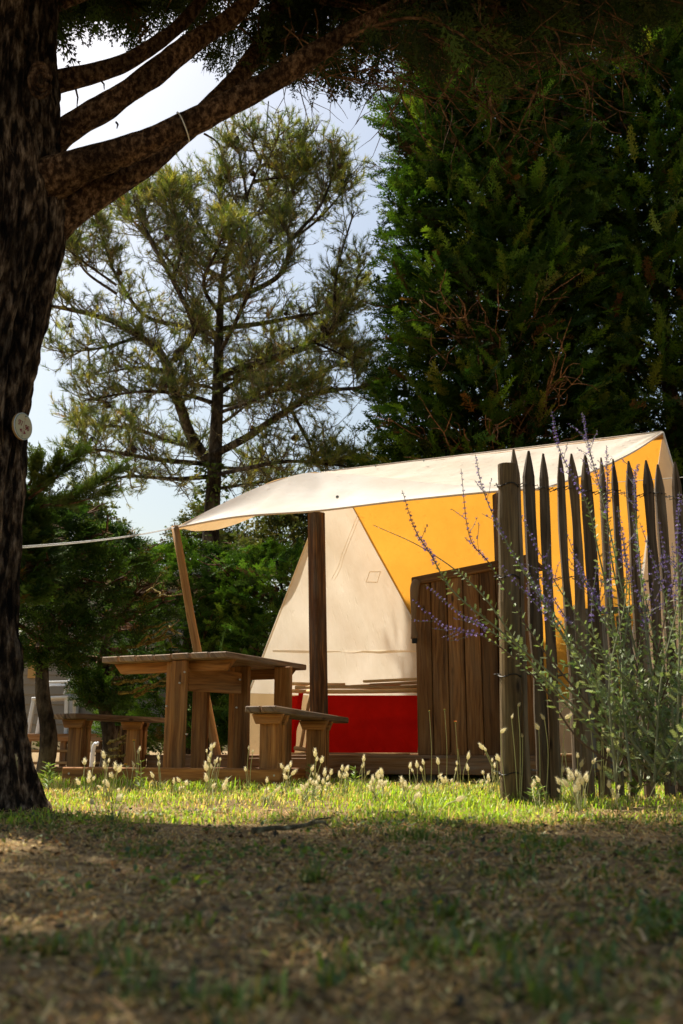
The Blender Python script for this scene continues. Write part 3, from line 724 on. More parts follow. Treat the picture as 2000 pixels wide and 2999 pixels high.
def wirez(y0, y1, nm):
    m = MB(); pts = []
    for k in range(61):
        px = lerp(1450, 2110, k / 60); Y = PB.y + (px - 1490) * 0.00062 + 0.03
        p = at(px, lerp(y0, y1, k / 60) + 5 * math.sin(k * .55), Y); p.y += 0.03 * (1 if k % 2 else -1); pts.append(p)
    m.tube(pts, 0.0022, 5)
    m2 = [Vector((p.x, 2 * PB.y + 2 * ((i / 60 * 660 - 40) * 0.00062 + 0.03) - p.y, p.z + .004)) for i, p in enumerate(pts)]; m.tube(m2, 0.0022, 5)
    m.build('wire', WIRE, fence)
    m = MB(); c_ = at(1486, y0 + 4, PB.y); c_.x = lerp(PB, ptop, c_.z / ptop.z).x; m.tube([c_ + Vector((math.cos(a * .35) * 0.048, math.sin(a * .35) * 0.048, 0.006 * math.sin(a))) for a in range(19)], 0.0028, 5); m.build('wire', WIRE, fence)
wirez(1420, 1466, 'top'); wirez(1688, 1712, 'upper'); wirez(1976, 1990, 'mid'); wirez(2262, 2250, 'low')

# ================================================================== BIG CYPRESS (left trunk, limbs, crown)
TY = 3.72
def px_x(px, py, Y=TY): return at(px, py, Y).x
edge = [(2420, 178), (2372, 150), (2330, 125), (2250, 104), (2150, 84), (2000, 72), (1800, 68), (1600, 75), (1400, 84), (1250, 94), (1100, 114), (950, 140), (820, 165), (700, 186), (600, 190), (480, 178), (300, 166), (100, 164), (-200, 160), (-700, 150), (-1600, 120)]
big = thing('cypress_tree', 'huge rough-barked tree with heavy limbs at the left edge', 'tree', (-1.47, TY, 0))
def big_trunk():
    zs = []; ex = []
    for (py, px) in edge:
        p = at(px, py, TY); zs.append(p.z); ex.append(p.x)
    zz = np.linspace(-0.06, 4.6, 250); e = np.interp(zz, zs, ex) - np.interp(zz, [0, .15, .3, 1.5, 2.2], [.060, .055, .040, .022, .0])
    rad = np.interp(zz, [-.06, .1, .35, .8, 2.0, 2.6, 3.4, 4.6], [0.42, .36, .32, .30, .30, .33, .30, .27])
    n = 130; m = MB(); vs = []; fs = []; uv = []
    for i, z in enumerate(zz):
        cx = e[i] - rad[i]
        for k in range(n):
            a = 2 * math.pi * k / n; ca, sa = math.cos(a), math.sin(a)
            fl = max(0, (0.45 - z) / 0.45)
            but = 1 + 0.10 * fl * math.sin(a * 5 + 1) + 0.05 * math.sin(a * 3 + z)
            rid = mn.noise(Vector((ca * 5.5, sa * 5.5, z * 0.9)))
            rid2 = abs(mn.noise(Vector((ca * 9 + 7, sa * 9, z * 1.5))))
            fin = mn.noise(Vector((ca * 22, sa * 22, z * 7)))
            r = rad[i] * (1 + (but - 1) * (1 if z < .6 else .3)) + 0.016 * rid - 0.034 * (1 - min(1, rid2 * 3.6)) + 0.013 * fin + 0.007 * mn.noise(Vector((ca * 40, sa * 40, z * 16)))
            vs.append((cx + ca * r, TY + sa * r, z))
    for i in range(len(zz) - 1):
        for k in range(n): k2 = (k + 1) % n; fs.append((i * n + k, i * n + k2, (i + 1) * n + k2, (i + 1) * n + k))
    m.add(vs, fs); return m.build('trunk', BARK, big, smooth=True)
trk = big_trunk()
def limb(root, pts, rads, name='limb', mat=LIMB, sides=30, lump=0.17):
    P = catmull(pts, 14); n = len(P); rr = np.interp(np.linspace(0, 1, n), np.linspace(0, 1, len(rads)), rads)
    m = MB(); dz_ = (P[-1] - P[0]).normalized(); ref = UP if abs(dz_.z) < .85 else Vector((1, 0, 0)); vs = []; fs = []
    s0 = rnd.uniform(0, 30)
    for i in range(n):
        t = (P[min(i + 1, n - 1)] - P[max(0, i - 1)]).normalized(); a = t.cross(ref).normalized(); b = t.cross(a)
        for k in range(sides):
            an = 2 * math.pi * k / sides; d = a * math.cos(an) + b * math.sin(an)
            q = P[i] + d * rr[i]
            r = rr[i] * (1 + lump * mn.noise(Vector((q.x * 5 + s0, q.y * 5, q.z * 5))) + 0.05 * mn.noise(q * 19) + 0.05 * mn.noise(Vector((math.cos(an) * 3, math.sin(an) * 3, i * .15 + s0))))
            vs.append(P[i] + d * r)
    for i in range(n - 1):
        for k in range(sides): k2 = (k + 1) % sides; fs.append((i * sides + k, (i + 1) * sides + k, (i + 1) * sides + k2, i * sides + k2))
    m.add(vs, fs); m.build(name, mat, root, smooth=True); return P
LIMBS = []
LIMBS.append(limb(big, [at(60, 710, 3.76), at(190, 625, 3.74), at(330, 540, 3.75), at(460, 455, 3.78), at(585, 345, 3.88), at(715, 205, 4.1), at(800, 60, 4.3), at(850, -200, 4.4)], [0.13, 0.080, 0.056, 0.048, 0.044, 0.044, 0.042, .04]))
LIMBS.append(limb(big, [at(70, 560, 3.66), at(230, 490, 3.60), at(380, 435, 3.56), at(540, 368, 3.55), at(680, 300, 3.55), at(830, 215, 3.56), at(960, 132, 3.58), at(1090, 55, 3.6), at(1300, -60, 3.65)], [0.11, 0.066, 0.054, 0.052, 0.050, 0.047, 0.040, .032, .022]))
LIMBS.append(limb(big, [at(60, 470, 3.78), at(190, 385, 3.76), at(320, 305, 3.76), at(450, 215, 3.8), at(570, 120, 3.86), at(690, 40, 3.95), at(830, -120, 4.0)], [0.10, 0.060, 0.054, 0.050, 0.047, 0.042, .035]))
LIMBS.append(limb(big, [at(60, 270, 3.8), at(170, 238, 3.8), at(290, 210, 3.82), at(400, 165, 3.86), at(540, 60, 3.95), at(650, -80, 4.0)], [0.07, 0.045, 0.04, 0.034, 0.03, .02]))
LIMBS.append(limb(big, [at(60, 60, 3.9), at(200, 0, 4.0), at(420, -60, 4.1), at(700, -60, 4.2), at(1000, 10, 4.2), at(1350, 15, 4.2), at(1650, 5, 4.2)], [0.05, 0.03, 0.026, 0.024, 0.020, .016, .01]))
LIMBS.append(limb(big, [Vector((-1.5, 3.7, 3.2)), Vector((-2.2, 3.4, 3.9)), Vector((-3.2, 3.2, 4.5)), Vector((-4.4, 3.2, 5.0))], [.1, .08, .06, .03]))
LIMBS.append(limb(big, [Vector((-1.5, 3.7, 3.4)), Vector((-1.4, 2.9, 4.2)), Vector((-1.2, 1.8, 4.8)), Vector((-.8, .4, 5.2)), Vector((-.4, -.8, 5.4))], [.1, .08, .07, .05, .03]))
LIMBS.append(limb(big, [Vector((-1.5, 3.7, 4.2)), Vector((-1.2, 3.9, 5.2)), Vector((-.9, 4.2, 6.4)), Vector((-.6, 4.4, 7.6))], [.2, .15, .1, .04]))
LIMBS.append(limb(big, [Vector((-.9, 4.1, 6.0)), Vector((.2, 3.6, 6.0)), Vector((1.5, 3.0, 6.0)), Vector((2.8, 2.6, 5.9))], [.09, .07, .05, .02]))
LIMBS.append(limb(big, [Vector((-1.4, 3.7, 3.6)), Vector((-.5, 3.0, 4.2)), Vector((.6, 2.4, 4.6)), Vector((1.8, 2.0, 4.8))], [.09, .07, .05, .02]))
# knot and short snags
m = MB(); kp = at(116, 240, TY - 0.315); kn = Vector((.45, -1, 0)).normalized()
for i in range(3):
    rr = 0.045 - i * 0.013; ring = [kp + kn * (.012 + .004 * i) + (UP * math.sin(a) * rr * 1.7 + kn.cross(UP) * math.cos(a) * rr * .9) for a in [j * 2 * math.pi / 24 for j in range(25)]]
    m.tube(ring, 0.008, 6, cap=False)
m.build('branch_scar', LIMB, big, smooth=True)
for (a, b) in (((295, 235), (305, 262)), ((222, 262), (225, 315)), ((176, 275), (168, 312)), ((340, 358), (342, 376)), ((598, 392), (645, 428)), ((310, 222), (318, 232))):
    A_, B_ = at(*a, 3.78), at(*b, 3.75); m = MB(); m.tube([A_, A_.lerp(B_, .5) + Vector((.006, 0, .004)), B_], [0.005, .004, .002], 5); m.build('snag', LIMB, big)
lp = thing('cord_loop', 'thin pale cord tied round the lowest heavy limb', 'cord', tuple(at(538, 365, 3.6)))
m = MB(); cl = at(536, 372, 3.55); dd = Vector((.42, .02, .2)).normalized(); e1 = dd.cross(UP).normalized(); e2 = dd.cross(e1)
m.tube([cl + (e1 * math.cos(a) + e2 * math.sin(a)) * 0.060 for a in [k * 2 * math.pi / 28 for k in range(29)]], 0.0026, 5, cap=False); m.build('cord', ROPE, lp)

allp = np.array([tuple(p) for L_ in LIMBS for p in L_])
CYP_COL = [(0.024, 0.040, 0.009), (0.046, 0.073, 0.014), (0.014, 0.026, 0.008), (0.065, 0.048, 0.015)]
def crown_big():
    ends = []; big_sc = []
    bx = [100, 165, 350, 480, 560, 610, 700, 850, 1000, 1080, 1150, 1300, 1450, 1560, 1700, 1850, 1950, 2100]
    by = [170, 150, 140, 110, 130, 250, 350, 352, 340, 330, 300, 280, 315, 220, 200, 190, 110, 60]
    while len(ends) < 400:
        px = rnd.uniform(120, 620) if rnd.random() < .22 else rnd.uniform(120, 2250); yb = np.interp(px, bx, by); py = yb - 45 - abs(rnd.gauss(0, 1)) * 170 - rnd.uniform(0, 60)
        if px < 600 and py > 75: continue
        if px > 600 and px < 1000 and py > 240: continue
        if px < 900 and py > 60 and rnd.random() < 0.35: continue
        Y = rnd.uniform(4.05 if px < 1250 else 3.6, 4.85); p = at(px, py, Y)
        if p.y > 2.8 + SHY * p.z + .55 * mn.noise(Vector((p.x * 1.3, p.z * 1.3, 2))): continue
        ends.append(p); big_sc.append(rnd.uniform(.12, .23))
    while len(ends) < 590:       # thicker foliage just above the frame
        p = at(rnd.uniform(-300, 2300), rnd.uniform(-1000, -120), rnd.uniform(3.5, 4.9))
        if p.y > 2.9 + SHY * p.z: continue
        ends.append(p); big_sc.append(rnd.uniform(.24, .33))
    nvis = len(ends)
    while len(ends) < nvis + 320:
        p = Vector((rnd.uniform(-5.6, 4.2), rnd.uniform(1.0, 7), rnd.uniform(3.7, 7.6)))
        if p.y > 2.9 + SHY * p.z + .6 * mn.noise(Vector((p.x * 1.1, p.z * 1.1, 2))): continue
        c_ = p - Vector((0, 0, CAMZ)); 
        if c_.y > 0 and p.z < 0.2 + c_.y * 0.92 + .95: continue     # keep the framed view free
        if p.y < -0.5 and p.z < 4.2: continue
        ends.append(p); big_sc.append(rnd.uniform(.7, 1.0))
    pos = []; dr = []; scl = []; m = MB(); mo = MB()
    for i, e in enumerate(ends):
        ea = np.array(e); dd = np.linalg.norm(allp - ea, axis=1) + 1.2 * np.maximum(0, allp[:, 2] - ea[2]); j = int(np.argmin(dd + rng.uniform(0, .35, len(dd))))
        a = Vector(allp[j]); mid = a.lerp(e, .5) + Vector((rnd.gauss(0, .08), rnd.gauss(0, .08), rnd.uniform(.02, .18)))
        pts = catmull([a, mid, e], 5); n = len(pts); Ln = (e - a).length
        rr = [lerp(0.010, 0.0025, k / (n - 1)) * min(1.6, .6 + Ln * .5) for k in range(n)]
        (m if i < nvis else mo).tube(pts, rr, 5)
        k = 15 if big_sc[i] < .22 else 10
        for q in range(k):
            t = 1 - (rnd.random() ** 1.4) * min(1.0, .75 / max(Ln, .2)); p = along(pts, max(0.05, t))
            dv = (e - mid).normalized() * .5 + Vector((rnd.gauss(0, .55), rnd.gauss(0, .55), rnd.gauss(-.22, .4)))
            pos.append(p); dr.append(dv); scl.append(big_sc[i] * rnd.uniform(.7, 1.25))
    m.build('branchlets', DEADB, big); mo.build('branchlets', DEADB, big)
    # bare brown twigs hanging in the right of the crown
    mt = MB()
    for _ in range(150):
        px = rnd.uniform(820, 1750); p = at(px, rnd.uniform(-20, 330 - abs(px - 1250) * .22), rnd.uniform(3.6, 4.5))
        w_ = wander(p, (rnd.uniform(-.2, 1), rnd.gauss(0, .3), rnd.uniform(-.7, .25)), rnd.uniform(.2, .6), 7, .16)
        mt.tube(w_, [0.0042 - 0.0005 * k for k in range(8)], 4)
        for _2 in range(3):
            q = w_[rnd.randint(2, 6)]; mt.tube(wander(q, (rnd.uniform(-.2, 1), rnd.gauss(0, .5), rnd.uniform(-.8, .4)), rnd.uniform(.08, .25), 4, .2), [.0025, .002, .0017, .0014, .001], 3)
    mt.build('bare_twigs', DEADB, big)
    pos = np.array(pos); dr = np.array(dr); scl = np.array(scl); N = len(pos)
    vis = scl < 0.45
    cols = palette(N, CYP_COL, [4, 3, 3, .6])
    V1, c1 = scatter(SPR_MID, pos[vis], dr[vis], scl[vis], rng.normal(0, .7, vis.sum()), cols[vis])
    o = tris('crown', V1, c1, LEAF, big); o['kind'] = 'stuff'
    V2, c2 = scatter(SPR_LO, pos[~vis], dr[~vis], scl[~vis] * 1.1, rng.normal(0, .7, (~vis).sum()), cols[~vis])
    V2 = V2.copy(); o = tris('crown', V2, c2, LEAF, big); o['kind'] = 'stuff'
crown_big()

# ------------------------------------------------------------------ number plate on the trunk
def sign():
    c_ = at(64, 1249, 3.60); nrm = Vector((0.92, -0.39, 0.0)).normalized()
    ex = UP.cross(nrm).normalized(); tilt = R(-9); ey = UP * math.cos(tilt) + ex * math.sin(-tilt); ey = (ey - nrm * ey.dot(nrm)).normalized(); ex = ey.cross(nrm).normalized()
    if ex.x < 0: ex = -ex
    c_ = c_ + nrm * 0.004; rw, rh = 0.050, 0.052
    s = thing('number_plate', 'round cream plate numbered 97 and 96 nailed to the big trunk', 'sign', tuple(c_))
    P = lambda x, y, z=0.0: c_ + ex * x * 1.0 + ey * y + nrm * z
    def disc(rx, ry, z0, z1, name, mat, root=s):
        n = 48; m = MB(); v = [P(rx * math.cos(2 * math.pi * k / n), ry * math.sin(2 * math.pi * k / n), z) for z in (z0, z1) for k in range(n)]
        m.add(v, [tuple(range(n, 2 * n)), tuple(range(n))[::-1]] + [(k, (k + 1) % n, n + (k + 1) % n, n + k) for k in range(n)]); return m.build(name, mat, root)
    disc(rw, rh, -0.009, -0.001, 'backing', SIGNE); plate = disc(rw, rh, 0.0, 0.003, 'plate', WHITEP)
    disc(rw - .002, rh - .002, .0031, .0036, 'ring', SIGNG, plate); disc(rw - .0042, rh - .0042, .0037, .0042, 'face', SIGNW, plate)
    Z = 0.0046
    def flat(poly, name, mat, root=plate): m = MB(); n = len(poly); m.add([P(x, y, Z) for x, y in poly] + [P(x, y, Z - .0003) for x, y in poly], [tuple(range(n)), tuple(range(n, 2 * n))[::-1]] + [(i, n + i, n + (i + 1) % n, (i + 1) % n) for i in range(n)]); return m.build(name, mat, root)
    flat([(-.0007, -.036), (.0007, -.036), (.0007, .022), (-.0007, .022)], 'divider', SIGNR)
    flat([(-.019, -.020), (-.0055, -.0125), (-.0055, -.031)], 'arrow', SIGNR); flat([(.019, -.024), (.0055, -.0125), (.0055, -.031)], 'arrow', SIGNR)
    def digit(strokes, x0, y0, h, name):
        m = MB()
        for st in strokes: m.tube([P(x0 + x * h, y0 + y * h, Z) for x, y in st], 0.0016, 5)
        m.build(name, SIGNR, plate)
    circ = lambda cx, cy, r, a0, a1, n=16: [(cx + r * math.cos(R(lerp(a0, a1, k / n))), cy + r * 1.08 * math.sin(R(lerp(a0, a1, k / n)))) for k in range(n + 1)]
    nine = [circ(.26, .70, .24, 0, 360), [(.50, .70), (.49, .4), (.42, .12), (.3, .02), (.12, .03), (.04, .14)]]
    six = [circ(.26, .30, .24, 0, 360), [(.02, .30), (.03, .6), (.10, .88), (.22, .98), (.40, .97), (.48, .86)]]
    seven = [[(.02, .98), (.50, .98), (.34, .5), (.2, .0)]]
    digit(nine, -.031, -.004, .019, 'digit'); digit(seven, -.0185, -.004, .019, 'digit')
    digit(nine, .0075, -.008, .019, 'digit'); digit(six, .0205, -.008, .019, 'digit')
    m = MB(); m.tube([P(-.005, .034, Z), P(-.001, .029, Z), P(.003, .030, Z), P(.005, .034, Z)], .0007, 4); m.tube([P(.002, .027, Z), P(.007, .029, Z), P(.006, .025, Z)], .0006, 4); m.build('emblem', SIGNO, plate)
    for y, r_ in ((.041, .0028), (-.041, .002)):
        m = MB(); m.tube([P(0, y, .003), P(0, y, .007)], r_, 8); m.build('screw', SCREW, s)
sign()

# ================================================================== PINE
PC = lambda x, y, d=0.0: at(150 + x * .638, 350 + y * .638, 15.0 + d)
pine = thing('pine_tree', 'tall open pine with mossy limbs and cones behind the tent', 'tree', (at(622, 1490, 15).x, 15.0, 0))
def build_pine():
    tips = []; tdir = []; main = []; m = MB(); mt = MB()
    tr = catmull([Vector((at(622, 1490, 15).x - .05, 15, -.1)), PC(738, 1790), PC(755, 1500), PC(768, 1100), PC(775, 880), PC(800, 640), PC(870, 420), PC(960, 200), PC(985, 60), PC(1000, -120)], 10)
    limb(pine, [tr[i] for i in range(0, len(tr), 8)], [0.15, .125, .105, .085, .06, .04, .028, .018, .012, .01], 'trunk', PINEB, 16, .05)
    specs = [
        ([(690, 1530, 0), (640, 1450, -.2), (580, 1280, -.5), (540, 1160, -.6), (490, 1060, -.6), (330, 950, -.5), (200, 900, -.4), (20, 860, -.2), (-60, 860, 0)], .115, .02),
        ([(560, 1110, -.6), (640, 1000, -.7), (650, 930, -.8), (560, 740, -.9), (470, 580, -.9), (400, 430, -.8), (380, 370, -.7)], .07, .012),
        ([(560, 740, -.9), (600, 560, -1), (560, 400, -1), (545, 250, -.9)], .045, .01),
        ([(790, 1170, 0), (900, 1130, -.1), (1000, 1100, -.3), (1200, 1020, -.5), (1290, 950, -.6), (1310, 700, -.6), (1390, 420, -.5)], .085, .012),
        ([(700, 1560, .1), (880, 1470, -.5), (1000, 1390, -.7), (1110, 1320, -.8), (1240, 1250, -.9), (1430, 1230, -.9), (1560, 1200, -.8)], .085, .015),
        ([(1100, 1330, -.8), (1180, 1480, -.8), (1220, 1540, -.7), (1420, 1570, -.6)], .035, .01),
        ([(780, 1250, 0), (860, 1200, .4), (950, 1150, .6), (1100, 1080, .8), (1350, 1000, .8)], .06, .012),
        ([(780, 960, 0), (1000, 930, .3), (1150, 900, .5), (1290, 870, .6), (1420, 760, .7)], .06, .01),
        ([(800, 830, 0), (980, 760, -.3), (1070, 680, -.4), (1090, 540, -.4), (1050, 440, -.3), (1120, 280, -.2), (1145, 60, -.1)], .06, .01),
        ([(1090, 560, -.4), (1220, 420, -.5), (1280, 290, -.5), (1300, 170, -.5)], .035, .008),
        ([(800, 660, 0), (700, 520, .2), (640, 420, .3), (600, 300, .3), (560, 300, .3)], .045, .01),
        ([(820, 560, 0), (780, 400, .2), (770, 260, .3)], .035, .008),
        ([(900, 380, 0), (880, 250, -.2), (850, 130, -.2), (790, 130, -.2)], .03, .008),
        ([(970, 160, 0), (1060, 150, .2), (1150, 100, .3)], .02, .006),
        ([(930, 280, 0), (1080, 260, -.2), (1200, 210, -.3)], .028, .006),
        ([(775, 1000, 0), (620, 950, .5), (430, 900, .9), (300, 720, 1.0), (240, 560, 1.0), (210, 480, 1)], .06, .01),
        ([(300, 800, .9), (160, 700, .8), (110, 600, .7), (100, 560, .7)], .035, .008),
        ([(690, 1500, 0), (560, 1480, .5), (380, 1420, .8), (200, 1400, .8), (90, 1370, .8)], .06, .01),
        ([(700, 1580, 0), (480, 1560, -.8), (250, 1520, -1), (100, 1510, -1)], .055, .01),
        ([(740, 1300, 0), (600, 1260, -.9), (400, 1250, -1.3), (150, 1290, -1.4)], .05, .01),
        ([(720, 1640, 0), (560, 1650, -.5), (340, 1640, -.8), (180, 1700, -.8)], .05, .01),
        ([(720, 1640, 0), (900, 1600, -.8), (1080, 1570, -1.1), (1250, 1580, -1.2), (1400, 1600, -1)], .05, .01),
        ([(730, 1700, 0), (860, 1680, .7), (1000, 1660, 1), (1150, 1650, 1)], .04, .01),
        ([(770, 1080, 0), (860, 900, -1), (930, 720, -1.4), (900, 560, -1.4)], .05, .01),
        ([(775, 900, 0), (700, 760, -1), (760, 600, -1.3), (820, 470, -1.2)], .045, .01),
        ([(790, 740, 0), (900, 640, 1), (1000, 520, 1.4), (1060, 400, 1.4)], .04, .01),
        ([(760, 1350, 0), (900, 1300, -1.2), (1050, 1240, -1.6), (1180, 1260, -1.6)], .04, .01),
        ([(1300, 950, -.5), (1380, 850, -.3), (1420, 640, -.2)], .03, .008),
        ([(1200, 1020, -.5), (1330, 1080, -.6), (1440, 1150, -.6)], .03, .008),
        ([(600, 720, -.7), (450, 540, -.4), (330, 420, -.3), (300, 340, -.3)], .035, .008), ([(660, 620, .2), (540, 450, -.1), (450, 330, -.2)], .03, .008),
        ([(1000, 620, .3), (1200, 480, .5), (1330, 340, .5), (1350, 270, .5)], .035, .008), ([(300, 760, .9), (130, 640, .5), (40, 560, .3)], .03, .008),
        ([(400, 1000, -.5), (220, 1050, -.9), (40, 1070, -1)], .035, .008), ([(1000, 1200, .6), (1250, 1150, .2), (1420, 1090, 0)], .035, .008),
        ([(520, 1150, -.6), (380, 1140, -.2), (160, 1180, 0)], .035, .008), ([(860, 520, 0), (1000, 360, .4), (1080, 200, .5)], .03, .008)]
    for sp, r0, r1 in specs:
        P = limb(pine, [PC(*q) for q in sp], [r0 * .8, lerp(r0, r1, .45) * .85, r1], 'limb', PINEB, 8, .08); main.append((P, r0))
    for k in range(26):
        t = rnd.uniform(.14, .8); p = along(tr, t); a = rnd.uniform(0, 6.28); L_ = rnd.uniform(.7, 1.7) * (1.25 - t)
        P = wander(p, (math.cos(a), math.sin(a), rnd.uniform(.05, .7)), L_, 7, .14, .04); mt.tube(P, [lerp(.028, .008, j / 7) for j in range(8)], 6, cap=False); main.append((P, .03))
    cones = []
    for P, r0 in main:
        Ln = sum((P[i + 1] - P[i]).length for i in range(len(P) - 1)); n2 = int(Ln * (18 if r0 > .031 or len(P) > 8 else 9)) + 4
        for k in range(n2):
            t = rnd.uniform(.12, 1) ** .8; p = along(P, t); i = min(int(t * (len(P) - 1)), len(P) - 2); d = (P[i + 1] - P[i]).normalized()
            dv = d * .55 + Vector((rnd.gauss(0, .6), rnd.gauss(0, .7), rnd.gauss(.25, .5)))
            L2 = rnd.uniform(.25, .85) * (1.1 - .45 * t); s = wander(p, dv, L2, 6, .16, .05)
            mt.tube([s[0], s[2], s[4], s[6]], [.012, .010, .007, .005], 3, cap=False)
            bare = rnd.random() < (.48 if t < .5 else .14)
            for j in range(rnd.randint(4, 7)):
                q = s[rnd.randint(1, 6)]; dv3 = (s[-1] - s[0]).normalized() * .6 + Vector((rnd.gauss(0, .6), rnd.gauss(0, .6), rnd.gauss(.15, .5)))
                L3 = rnd.uniform(.10, .34); s3 = wander(q, dv3, L3, 3, .25, .08); mt.tube([s3[0], s3[2], s3[3]], [.006, .0045, .003], 3, cap=False)
                if bare:
                    for _ in range(3): q3 = s3[rnd.randint(1, 3)]; mt.tube(wander(q3, (rnd.gauss(0, 1), rnd.gauss(0, 1), rnd.gauss(-.1, .8)), rnd.uniform(.06, .18), 1, .3), [.004, .002], 3, cap=False)
                if not bare or rnd.random() < .12:
                    tips.append(s3[-1]); tdir.append(s3[-1] - s3[-2])
                    if rnd.random() < .45: tips.append(s3[-2]); tdir.append(s3[-1] - s3[-2])
            if not bare: tips.append(s[-1]); tdir.append(s[-1] - s[-2])
            if rnd.random() < .07: cones.append(s[rnd.randint(2, 5)])
    mt.build('twigs', TWIGB, pine)['kind'] = 'stuff'
    N = len(tips); cols = palette(N, [(0.095, 0.135, 0.024), (0.22, 0.235, 0.045), (0.35, 0.31, 0.075), (0.44, 0.23, 0.05)], [4, 4, 2.0, .08])
    dirs = np.array([tuple(d) for d in tdir]); dirs = norm(dirs) + np.array([0, 0, .35])
    V, c_ = scatter(TUFT, np.array([tuple(p) for p in tips]), dirs, rng.uniform(.08, .135, N), rng.uniform(0, 6, N), cols)
    o = tris('crown', V, c_, NEEDLE, pine); o['kind'] = 'stuff'
    cm = MB(); prof = [(-.5, .05), (-.42, .6), (-.2, 1), (.1, .9), (.35, .55), (.5, .08)]
    for i in range(len(prof)): pass
    cm.tube([Vector((0, 0, z * .11)) for z, r in prof], [r * .042 for z, r in prof], 8, rough=.18); first = None
    for i, p in enumerate(cones[:70]):
        if first is None:
            o = cm.build('cone', CONEM); o.parent = pine; first = o.data
        else: o = link('cone', first, pine)
        o.location = p - Vector(pine['_o']) - Vector((0, 0, .05)); o.rotation_euler = (rnd.uniform(-.6, .6), rnd.uniform(-.6, .6), 0); o.scale = [rnd.uniform(.8, 1.25)] * 3
    # ivy climbing the lower trunk
    pos = []; dr = []
    for _ in range(420):
        t = rnd.uniform(.02, .17); p = along(tr, t); a = rnd.uniform(math.pi, 2 * math.pi); r = rnd.uniform(.16, .27)
        pos.append((p.x + math.cos(a) * r, p.y + math.sin(a) * r, p.z)); dr.append((math.cos(a) + rnd.gauss(0, .5), math.sin(a) + rnd.gauss(0, .5), rnd.gauss(-.2, .5)))
    T = np.array([(0, 0, 0), (.5, .45, 0), (1, 0, 0), (0, 0, 0), (1, 0, 0), (.5, -.45, 0)], float)
    V, c_ = scatter([T], pos, dr, rng.uniform(.05, .1, len(pos)), rng.uniform(-1, 1, len(pos)), palette(len(pos), [(0.09, 0.14, 0.03), (.13, .17, .04)], [1, 1])); tris('ivy', V, c_, LEAF, pine)['kind'] = 'stuff'
build_pine()

